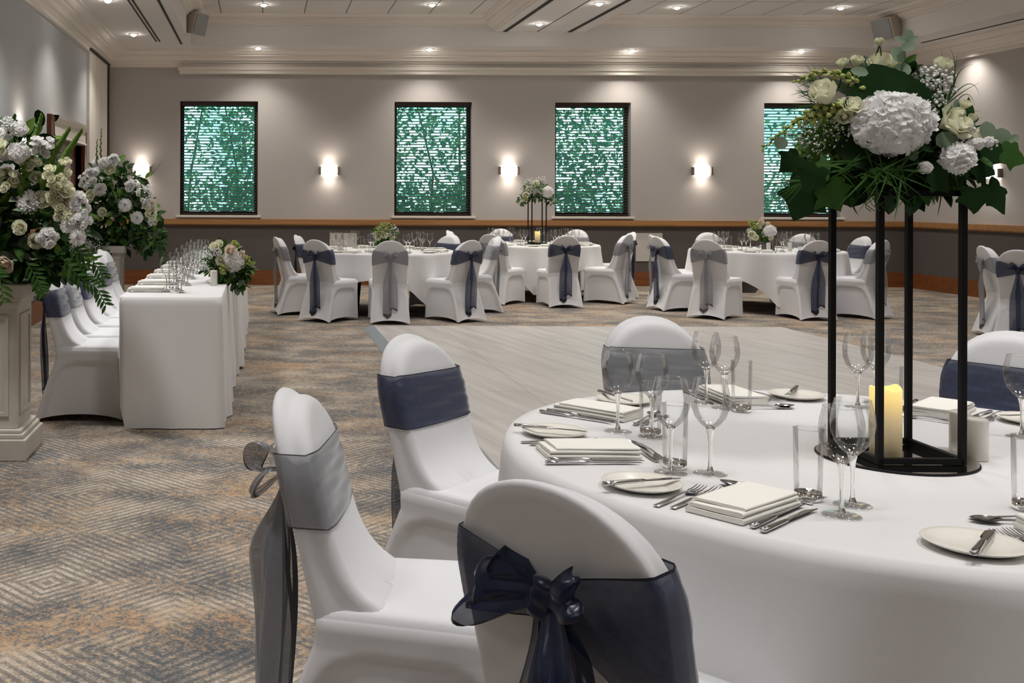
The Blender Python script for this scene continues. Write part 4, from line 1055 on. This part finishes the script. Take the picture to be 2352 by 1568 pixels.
def palmbranch(mb, pts, nl, L0, mats, rnd):
    pts = [Vector(p) for p in pts]
    def q(t):
        u = t * (len(pts) - 1); i = min(int(u), len(pts) - 2); return pts[i].lerp(pts[i + 1], u - i)
    mb.tube([q(k / 8) for k in range(9)], .0025, 4, mats[1])
    for k in range(nl):
        t = (k + 1) / nl; p = q(t); d = (q(min(1, t + .05)) - q(max(0, t - .05))).normalized(); s = 1 if k % 2 else -1
        sd = d.cross(Vector((0, -1, 0))).normalized() * s; leaf(mb, p, d * .8 + sd + Vector((0, rnd.uniform(-.3, .1), 0)), (0, -1, .2), L0 * rnd.uniform(.8, 1.1) * (1.1 - .4 * t), L0 * .22, 'oval', mats[0])
LM = lambda: [M['leaf'], M['dleaf'], M['bleaf'], M['eleaf'], M['stem']]
# ---- the big foreground arrangement
A = thing('flower_arrangement', 'large arrangement of white hydrangea, roses and ivy atop the tall front stand', 'flower arrangement', (1.552, 2.615, ZTB + .655))
inv = Vector((-1.552, -2.615, -(ZTB + .655)))
def sub(name, mb, mats, label=None, parent=None):
    mb.v = [tuple(Vector(p) + off_) for p in mb.v]; o = mb.build(name, mats, parent or cur)
    if label: o['label'] = label
    return o
cur, off_ = A, inv
Yc = 2.62; K = 1 / 935.
rf = random.Random(21)
mb = MB(); c0 = at(2040, 345, Yc + .02)
mass(mb, c0, (.205, .13, .115), 520, (.035, .075), (0, 1, 1, 1, 0), rf, ('oval', 'oval', 'round'), .35)
mass(mb, at(2040, 395, Yc), (.20, .13, .05), 240, (.03, .07), (0, 1, 1), rf, ('oval',), .3)
mass(mb, at(2035, 215, Yc + .02), (.10, .08, .07), 150, (.03, .07), (0, 1, 1, 3), rf, ('oval',), .3)
sub('foliage', mb, LM())
mb = MB(); hydrangea(mb, at(2045, 283, 2.50), .088, .075, .066, 230, .0155, 0, rf); sub('hydrangea', mb, M['wpetal'], 'big white hydrangea head')
# leaves with their own shapes
def L1(kind, px, py, tx, ty, wpx, mat, Y=2.5, fold=.12, droop=.1, up=(0, -1, .25), nm=None, dy=0):
    mb = MB(); p, q = at(px, py, Y), at(tx, ty, Y - dy); d = q - p; leaf(mb, p, d, up, d.length, wpx * K, kind, 0, fold, droop)
    sub(nm or {'ivy': 'ivy_leaf', 'round': 'eucalyptus_leaf', 'heart': 'hydrangea_leaf', 'oval': 'oval_leaf', 'grass': 'grass_blade'}[kind], mb, mat)
L1('heart', 2050, 300, 2003, 146, 205, M['dleaf'], 2.515, .05, .02)
L1('heart', 1990, 335, 1915, 335, 100, M['dleaf'], 2.52); L1('heart', 2000, 340, 1935, 262, 80, M['dleaf'], 2.54)
for a in ((1838, 358, 1792, 392, 62), (1862, 420, 1826, 506, 96), (1905, 395, 1862, 380, 60), (1900, 420, 1935, 485, 90), (1880, 380, 1850, 445, 60), (1935, 430, 1905, 470, 70),
          (2252, 318, 2330, 372, 92), (2238, 430, 2242, 490, 74), (2268, 418, 2316, 492, 56), (2180, 385, 2215, 430, 70), (2235, 370, 2290, 400, 70), (2300, 345, 2362, 372, 60), (2140, 395, 2185, 440, 60), (2230, 350, 2270, 430, 50)):
    L1('ivy', *a, M['dleaf'] if rf.random() < .75 else M['leaf'], rf.uniform(2.47, 2.58), .1, .12)
for a in ((2087, 92, 2087, 66, 22), (2085, 98, 2056, 84, 15), (2088, 96, 2112, 82, 11), (2071, 114, 2103, 98, 24), (2075, 143, 2052, 108, 32), (2050, 158, 2088, 170, 34), (2060, 170, 2092, 150, 30), (1995, 168, 1955, 160, 22),
          (2268, 322, 2268, 278, 36), (2300, 330, 2303, 293, 38), (2312, 325, 2342, 311, 16), (2318, 350, 2335, 330, 22), (2120, 345, 2122, 303, 38), (2150, 332, 2195, 312, 40), (2130, 360, 2150, 345, 44), (2100, 370, 2092, 335, 26), (2150, 372, 2158, 340, 40),
          (1802, 315, 1785, 340, 30), (2200, 260, 2200, 228, 22), (2176, 262, 2180, 236, 20)):
    L1('round', *a, M['eleaf'], rf.uniform(2.46, 2.54), .12, .1)
for pts in (((2060, 230), (2070, 160), (2088, 80)), ((2230, 345), (2280, 330), (2340, 316)), ((1830, 310), (1800, 312))):
    mb = MB(); mb.tube([at(a, b_, 2.53) for a, b_ in pts], .0014, 5); sub('stem', mb, M['stem'])
# roses, buds, carnations
def RO(px, py, rpx, d, op=.3, mat='cpetal', nm='rose', Y=2.5, hs=1.9):
    mb = MB(); r = rpx * K; dv = Vector(d).normalized(); p = at(px, py, Y) - dv * r * hs * .5
    rose(mb, TF(p, dv), r * .86, r * hs, 0, op, rf); mb.tube([p, p - dv * r * 1.2 + Vector((0, .03, -.03))], .002, 5, 1); sub(nm, mb, [M[mat], M['leaf']])
RO(1892, 213, 29, (-.55, -.35, .75), .15); RO(2026, 150, 30, (-.05, -.2, 1), .25, Y=2.58); RO(2190, 283, 30, (.35, -.8, .35), .9); RO(2165, 150, 20, (.3, -.2, 1), .2, 'cpetal', Y=2.58)
RO(1958, 245, 20, (-.2, -.7, .8), .8); RO(1940, 268, 14, (-.5, -.8, .1), .6); RO(2238, 311, 14, (.5, -.7, .4), .6); RO(2234, 270, 10, (.4, 0, 1), .1); RO(2020, 96, 10.5, (.05, 0, 1), .1, Y=2.57); RO(1968, 140, 14, (.1, -.2, 1), .3, Y=2.58); RO(1936, 145, 12, (-.3, -.1, 1), .4, Y=2.58); RO(2216, 240, 12, (.3, -.3, 1), .3)
mb = MB(); mb.tube([at(2022, 108, 2.57), at(2026, 150, 2.58), at(2020, 200, 2.6)], .0015, 5); sub('stem', mb, M['stem']); mb = MB(); mb.tube([at(1969, 155, 2.58), at(1966, 210, 2.58), at(1960, 260, 2.6)], .003, 5); sub('stem', mb, M['stem'])
for px, py, r in ((2198, 365, 30), (2125, 385, 12), (2245, 330, 12), (2270, 325, 10)):
    mb = MB(); hydrangea(mb, at(px, py, 2.48), r * K, r * K * .8, r * K * .9, 60, r * K * .42, 0, rf); sub('carnation', mb, M['wpetal'] if px > 2000 else M['cpetal'])
mb = MB(); gyp(mb, at(2142, 205, 2.56), (.062, .03, .062), 210, .0042, rf); gyp(mb, at(2085, 195, 2.57), (.035, .03, .02), 30, .0042, rf); gyp(mb, at(2140, 255, 2.53), (.02, .02, .03), 18, .004, rf); gyp(mb, at(2220, 295, 2.5), (.02, .02, .025), 22, .004, rf); gyp(mb, at(2275, 328, 2.48), (.02, .01, .015), 12, .004, rf)
sub('gypsophila', mb, [M['gyp'], M['stem']])
mb = MB(); gyp(mb, at(1878, 305, 2.54), (.068, .05, .062), 330, .0022, rf); mass(mb, at(1885, 320, 2.56), (.07, .05, .07), 260, (.012, .03), (1,), rf, ('grass',), .2)
sub('fine_filler', mb, [M['gyp'], M['bleaf']])
for pts, r0, r1, nb in (([(1990, 262), (1935, 244), (1875, 250), (1815, 290), (1752, 340)], .017, .006, 40), ([(1985, 200), (1935, 172), (1880, 165), (1828, 188)], .012, .006, 26), ([(1960, 262), (1900, 262), (1845, 275)], .016, .009, 18)):
    mb = MB(); spike(mb, [at(a, b_, 2.52) for a, b_ in pts], r0, r1, (0, 1), nb, rf); sub('snapdragon', mb, [M['gbud'], M['leaf']])
# grasses
mb = MB(); g0 = at(2030, 395, 2.46)
for k in range(26):
    a = rf.uniform(0, 6.28); l = rf.uniform(.03, .12); leaf(mb, g0 + Vector((rf.gauss(0, .02), 0, rf.gauss(0, .012))), (cos(a) + rf.gauss(0, .2), -.35, sin(a) * .6 + .05), (rf.gauss(0, .4), -1, .3), l, rf.uniform(.003, .007), 'grass', 0, 0, .25)
sub('grass_tuft', mb, M['leaf'])
mb = MB()
for k in range(150):
    px = rf.uniform(1900, 2190); py = rf.uniform(370, 410); p = at(px, py, rf.uniform(2.48, 2.7)); a = rf.uniform(-2.6, -.5) if rf.random() < .6 else rf.uniform(-.3, 3.4)
    leaf(mb, p, (cos(a), rf.uniform(-.6, .2), sin(a) * .6), (0, -1, .4), rf.uniform(.05, .10), .006, 'grass', 0, 0, .5)
for k in range(7): p = at(rf.uniform(1985, 2085), 430, 2.5); mb.tube([p + Vector((.012 * sin(i * 1.1 + k), 0, -.008 * i)) for i in range(8)], .0011, 4)
sub('grass_tuft', mb, M['leaf'])
mb = MB()
for a, b_, c_ in (((2170, 250), (2190, 190), (2200, 120)), ((2175, 240), (2210, 150), (2180, 108)), ((2180, 230), (2235, 160), (2250, 220)), ((2180, 235), (2215, 205), (2250, 190)), ((2170, 240), (2150, 170), (2120, 155)), ((2185, 250), (2225, 185), (2240, 245)), ((2165, 210), (2165, 160), (2163, 113)), ((2175, 260), (2215, 250), (2252, 256)), ((2150, 220), (2110, 160), (2075, 140)), ((2190, 200), (2200, 150), (2235, 148))):
    Y = rf.uniform(2.5, 2.6); P = [at(*a, Y), at(*b_, Y - .01), at(*c_, Y - .02)]; pts = [P[0] * (1 - t) ** 2 + P[1] * 2 * t * (1 - t) + P[2] * t * t for t in [k / 9 for k in range(10)]]
    mb.tube(pts, [.0016 * (1.1 - k / 9) for k in range(10)], 4)
sub('grass_spray', mb, M['leaf']); mb = MB()
for k in range(50):
    a = rf.uniform(1.8, 3.6); p = at(rf.uniform(1850, 1900), rf.uniform(180, 250), 2.56); leaf(mb, p, (cos(a), -.2, sin(a)), (0, -1, .3), rf.uniform(.03, .06), .0025, 'grass', 0, 0, .1)
sub('grass_spray', mb, M['leaf']); mb = MB()
for k in range(12): a = rf.uniform(3.0, 4.2); leaf(mb, at(1850, 415, 2.5), (cos(a), -.2, sin(a)), (0, -1, .3), rf.uniform(.05, .09), .005, 'grass', 0, 0, .3)
sub('grass_spray', mb, M['leaf'])
mb = MB(); mb.lathe([(.001, .0), (.06, .0), (.075, .03), (.07, .05), (.001, .06)], 20); o = mb.build('foam_tray', M['dleaf'], A)

# ---- big urn arrangements on stone pedestals
def pedestal(x, y, label):
    t = thing('stone_pedestal', label, 'pedestal', (x, y, 0), 0, 'painted pedestals')
    b = bevel(MB().box((-.22, -.22, 0), (.22, .22, .11)).box((-.205, -.205, .11), (.205, .205, .135)).box((-.19, -.19, .135), (.19, .19, .155)).build('plinth', M['stone'], t, False), .006)
    mb = MB().box((-.165, -.165, .155), (.165, .165, .80))
    bevel(mb.build('shaft', M['stone'], t, False), .005)
    mb = MB()
    for s in range(4):
        T = Matrix.Rotation(s * pi / 2, 4, 'Z')
        for x0, x1, z0, z1 in ((-.12, -.10, .24, .72), (.10, .12, .24, .72), (-.12, .12, .22, .24), (-.12, .12, .72, .74)): mb.box((x0, -.172, z0), (x1, -.1655, z1), 0, T)
    mb.build('panel_moulding', M['stone'], t, False)
    mb = MB().box((-.175, -.175, .78), (.175, .175, .81)).box((-.19, -.19, .81), (.19, .19, .835)).box((-.215, -.215, .835), (.215, .215, .90))
    bevel(mb.build('capital', M['stone'], t, False), .006)
pedestal(-1.42, 5.65, 'cream painted pedestal at the left photo edge')
pedestal(-1.47, 9.95, 'cream painted pedestal behind the head table chairs')
def big(x, y, label, seed, Yf, items, spikes, core, kk, nleaf, palms=()):
    global cur, off_
    rnd = random.Random(seed); t = thing('flower_arrangement', label, 'flower arrangement', (x, y, .90), 0, 'pedestal arrangements'); cur, off_ = t, Vector((-x, -y, -.90))
    MB().lathe([(.001, 0), (.10, 0), (.11, .02), (.08, .05), (.09, .09), (.001, .10)], 24).build('urn', M['black'], t)
    mb = MB()
    for px, py, rx, ry, n_ in core: mass(mb, at(px, py, y), (rx / kk, .26, ry / kk), n_, (.05, .12), (0, 1, 0, 1, 2, 3), rnd, ('oval', 'oval', 'oval', 'round'), .35)
    sub('foliage', mb, LM())
    for kind, px, py, r in items:
        d = Vector(((px - core[0][0]) / 150., -1.1, (core[0][1] - py) / 150.)).normalized(); Y = Yf + rnd.uniform(-.04, .06); rr = r / kk; mb = MB(); p = at(px, py, Y)
        if kind == 'm': mum(mb, TF(p - d * rr * .3, d), rr, 0, 7, rnd); sub('chrysanthemum', mb, M['wpetal'])
        elif kind == 'r': rose(mb, TF(p - d * rr, d), rr * .8, rr * 1.6, 0, .8, rnd); sub('rose', mb, [M['cpetal'], M['leaf']])
        elif kind == 'p': rose(mb, TF(p - d * rr, d), rr * .8, rr * 1.6, 0, .9, rnd); sub('rose', mb, [M['peach'], M['leaf']], 'blush pink rose')
        elif kind == 'c': hydrangea(mb, p, rr, rr * .8, rr * .9, 46, rr * .45, 0, rnd); sub('carnation', mb, M['wpetal'])
        elif kind == 's':
            for k in range(16):
                a = rnd.uniform(0, 6.28); q = p + Vector((cos(a) * rr * rnd.uniform(.1, 1), rnd.uniform(-.03, .03), sin(a) * rr * rnd.uniform(.1, 1))); rose(mb, TF(q, d + Vector((cos(a) * .6, 0, sin(a) * .6))), .013, .030, 0, 1.1, rnd)
            sub('stock_flowers', mb, [M['cpetal'] if rnd.random() < .6 else M['wpetal'], M['leaf']])
        elif kind == 'g': gyp(mb, p, (rr, .05, rr), 90, .006, rnd); sub('gypsophila', mb, [M['gyp'], M['stem']])
    for pts, r0, r1, nb, mt in spikes:
        mb = MB(); spike(mb, [at(a, b_, Yf + .03) for a, b_ in pts], r0, r1, (0, 1), nb, rnd, 'flat'); sub('gladiolus_spike', mb, [M[mt], M['leaf']])
    for pts, nl, L0 in palms:
        mb = MB(); palmbranch(mb, [at(*q, Yf) for q in pts], nl, L0, (0, 1), rnd); sub('trailing_branch', mb, [M['leaf'], M['stem']])
it = [('m', 64, 461, 31), ('m', 156, 519, 18), ('m', 181, 546, 22), ('c', 44, 296, 15), ('c', 45, 350, 21), ('c', 6, 310, 16), ('r', 97, 458, 17), ('p', 155, 466, 19), ('r', 45, 522, 14), ('r', 83, 553, 15), ('p', 11, 607, 17), ('r', 151, 435, 17), ('r', 84, 407, 13),
      ('s', 128, 395, 34), ('s', 186, 470, 22), ('s', 16, 412, 24), ('s', 92, 342, 24), ('s', 182, 510, 18), ('s', 110, 545, 18), ('s', 72, 372, 16), ('g', 176, 570, 16), ('s', 130, 450, 22), ('g', 20, 285, 18), ('s', 0, 340, 16), ('r', -20, 470, 18), ('m', -60, 420, 30), ('c', -30, 560, 20), ('s', -90, 500, 26), ('c', 10, 355, 12), ('s', 145, 490, 14)]
sp = [([(60, 400), (80, 320), (95, 268)], .034, .014, 22, 'bleaf'), ([(95, 430), (125, 350), (158, 298)], .036, .014, 26, 'bleaf'), ([(125, 410), (155, 350), (186, 302)], .036, .014, 24, 'bleaf'), ([(45, 450), (62, 360), (76, 315)], .030, .014, 18, 'bleaf'), ([(-40, 400), (-60, 300), (-70, 250)], .034, .012, 12, 'bleaf')]
big(-1.42, 5.65, 'large white flower arrangement on the pedestal at the left photo edge', 31, 5.35, it, sp, [(50, 520, 150, 112, 760), (30, 400, 110, 130, 420), (110, 600, 90, 38, 260)], 437., 900,
    [([(140, 590), (185, 640), (222, 660), (243, 700)], 26, .075), ([(150, 560), (215, 600), (240, 640)], 20, .07), ([(60, 600), (85, 640), (98, 672)], 16, .07), ([(-20, 610), (0, 640), (8, 690)], 14, .08), ([(170, 560), (190, 590), (200, 620)], 12, .06)])
it = [('m', 228, 433, 18), ('m', 287, 470, 17), ('m', 315, 500, 16), ('m', 222, 370, 14), ('c', 240, 374, 12), ('r', 253, 390, 11), ('r', 235, 487, 9), ('p', 343, 470, 13), ('s', 200, 415, 18), ('s', 258, 368, 12), ('s', 338, 450, 22), ('s', 300, 425, 14), ('s', 345, 490, 12), ('s', 215, 395, 12), ('g', 215, 555, 20), ('g', 350, 510, 12), ('m', 352, 478, 10), ('s', 205, 450, 12)]
sp = [([(223, 380), (222, 350), (223, 322)], .022, .010, 9, 'bleaf'), ([(233, 380), (231, 340), (233, 298)], .022, .010, 11, 'bleaf'), ([(325, 430), (350, 400), (372, 371)], .008, .004, 12, 'stem'), ([(310, 430), (300, 390), (292, 375)], .008, .004, 10, 'stem'), ([(258, 440), (256, 400), (250, 360)], .022, .010, 10, 'bleaf'), ([(330, 430), (345, 385), (352, 378)], .008, .004, 10, 'stem')]
big(-1.47, 9.95, 'large white flower arrangement on the pedestal behind the head table chairs', 37, 9.60, it, sp, [(270, 500, 92, 80, 760), (265, 430, 76, 62, 380), (340, 545, 40, 36, 160), (230, 560, 55, 25, 160)], 247., 900,
    [([(345, 540), (372, 570), (378, 600)], 12, .09), ([(220, 560), (215, 590), (222, 612)], 10, .08)])
# ---- low arrangements
def low(x, y, z, label, seed, items, core, kk, vase, Yf, spk=()):
    global cur, off_
    rnd = random.Random(seed); t = thing('flower_arrangement', label, 'flower arrangement', (x, y, z), 0, 'low table arrangements'); cur, off_ = t, Vector((-x, -y, -z))
    if vase == 'dark': MB().box((-.055, -.055, 0), (.055, .055, .10)).build('vase', M['bracket2'], t, False)
    elif vase: MB().lathe([(.001, 0), (.04, 0), (.055, .04), (.05, .09), (.045, .09), (.048, .04), (.001, .01)], 20).build('vase', M[vase], t)
    mb = MB()
    for px, py, rx, ry, n_ in core: mass(mb, at(px, py, y), (rx / kk, min(rx, 40) / kk, ry / kk), n_, (.03, .075), (0, 1, 0, 2, 3), rnd, ('oval', 'oval', 'round'), .3)
    sub('foliage', mb, LM())
    for kind, px, py, r in items:
        d = Vector(((px - core[0][0]) / 60., -1.1, (core[0][1] - py) / 60.)).normalized(); rr = r / kk; mb = MB(); p = at(px, py, Yf + rnd.uniform(-.03, .03))
        if kind == 'h': hydrangea(mb, p, rr, rr * .8, rr * .9, 110, rr * .23, 0, rnd); sub('hydrangea', mb, M['wpetal'])
        elif kind == 'r': rose(mb, TF(p - d * rr, d), rr * .8, rr * 1.6, 0, .8, rnd); sub('rose', mb, [M['cpetal'], M['leaf']])
        elif kind == 'p': rose(mb, TF(p - d * rr, d), rr * .8, rr * 1.6, 0, .8, rnd); sub('rose', mb, [M['peach'], M['leaf']])
        elif kind == 'g': gyp(mb, p, (rr, rr * .8, rr), 60, .006, rnd); sub('gypsophila', mb, [M['gyp'], M['stem']])
        elif kind == 'y': gyp(mb, p, (rr, rr * .8, rr), 60, .008, rnd); sub('green_buds', mb, [M['gbud'], M['stem']])
M['bracket2'] = pbr('dark_grey_vase', sr(84, 80, 80), .4)
M['gvase'] = M['sglass']
low(-.30, 7.28, ZHT + .001, 'white hydrangea arrangement on the near corner of the head table', 41,
    [('h', 535, 600, 24), ('p', 530, 575, 12), ('r', 507, 597, 10), ('r', 502, 560, 9), ('r', 492, 566, 10), ('g', 478, 580, 16), ('g', 470, 612, 10), ('y', 515, 617, 12), ('y', 566, 600, 12), ('r', 486, 622, 7), ('p', 555, 585, 8), ('y', 540, 562, 10), ('g', 500, 580, 10)],
    [(515, 606, 52, 42, 420), (560, 620, 20, 30, 90), (545, 645, 22, 16, 70)], 337., 'bracket2', 7.16)
low(T1[0] + .03, T1[1], ZTB + .001, 'round posy of cream flowers on the left round table', 43,
    [('y', 870, 530, 12), ('y', 890, 522, 12), ('g', 905, 528, 12), ('r', 883, 540, 7), ('r', 868, 545, 6), ('r', 893, 536, 6), ('g', 862, 540, 8), ('y', 880, 516, 8), ('r', 900, 545, 6), ('r', 876, 526, 6), ('r', 888, 530, 6)],
    [(884, 540, 28, 22, 260), (880, 553, 22, 8, 80)], 192., 'gvase', 12.62)
low(T3[0] - .02, T3[1] - .1, ZTB + .001, 'round white posy in a square dark vase on the right far table', 47,
    [('h', 1768, 530, 13), ('r', 1757, 537, 7), ('r', 1727, 538, 7), ('y', 1735, 520, 9), ('r', 1742, 519, 6), ('p', 1748, 510, 6), ('g', 1722, 530, 7), ('r', 1770, 545, 6), ('y', 1725, 510, 7), ('c', 1760, 518, 6), ('r', 1735, 545, 6), ('p', 1764, 516, 6)],
    [(1748, 530, 27, 20, 260)], 184., 'dark', 12.98)
x2, y2 = T2[0] + .06, T2[1]
low(x2, y2, ZTB + .655, 'airy white flowers on top of the small far black stand', 53,
    [('h', 1257, 441, 13), ('g', 1207, 440, 15), ('g', 1218, 420, 13), ('g', 1242, 416, 13), ('r', 1208, 448, 6), ('r', 1232, 420, 6), ('g', 1220, 440, 12), ('r', 1214, 435, 6), ('g', 1232, 438, 8), ('y', 1206, 455, 8)],
    [(1230, 440, 34, 22, 320), (1262, 456, 10, 16, 60), (1200, 460, 12, 8, 50)], 167., None, 14.52)

# ------------------------------------------------------------ world and view
w = bpy.data.worlds.new('World'); SC.world = w; w.use_nodes = True; nt = w.node_tree
bg = nt.nodes['Background']; tc = N(nt, 'ShaderNodeTexCoord'); nz = N(nt, 'ShaderNodeTexNoise', Scale=14.0, Detail=4.0); nt.links.new(tc.outputs['Generated'], nz.inputs['Vector'])
nt.links.new(ramp(nt, nz.outputs['Fac'], [(.35, (.30, .78, .74)), (.65, (.72, 1.0, .98))]), bg.inputs['Color'])
bg.inputs['Strength'].default_value = 1.5
SC.view_settings.view_transform = 'Standard'; SC.view_settings.look = 'None'; SC.view_settings.gamma = 1; SC.view_settings.use_curve_mapping = False
SC.view_settings.exposure = 0.55
SC.cycles.max_bounces = 8; SC.cycles.transparent_max_bounces = 20; SC.cycles.transmission_bounces = 6; SC.cycles.diffuse_bounces = 4; SC.cycles.glossy_bounces = 3
SC.cycles.use_adaptive_sampling = True; SC.cycles.adaptive_threshold = .02
SC.cycles.use_denoising = True; SC.cycles.sample_clamp_indirect = 4; SC.cycles.caustics_reflective = False; SC.cycles.blur_glossy = .5
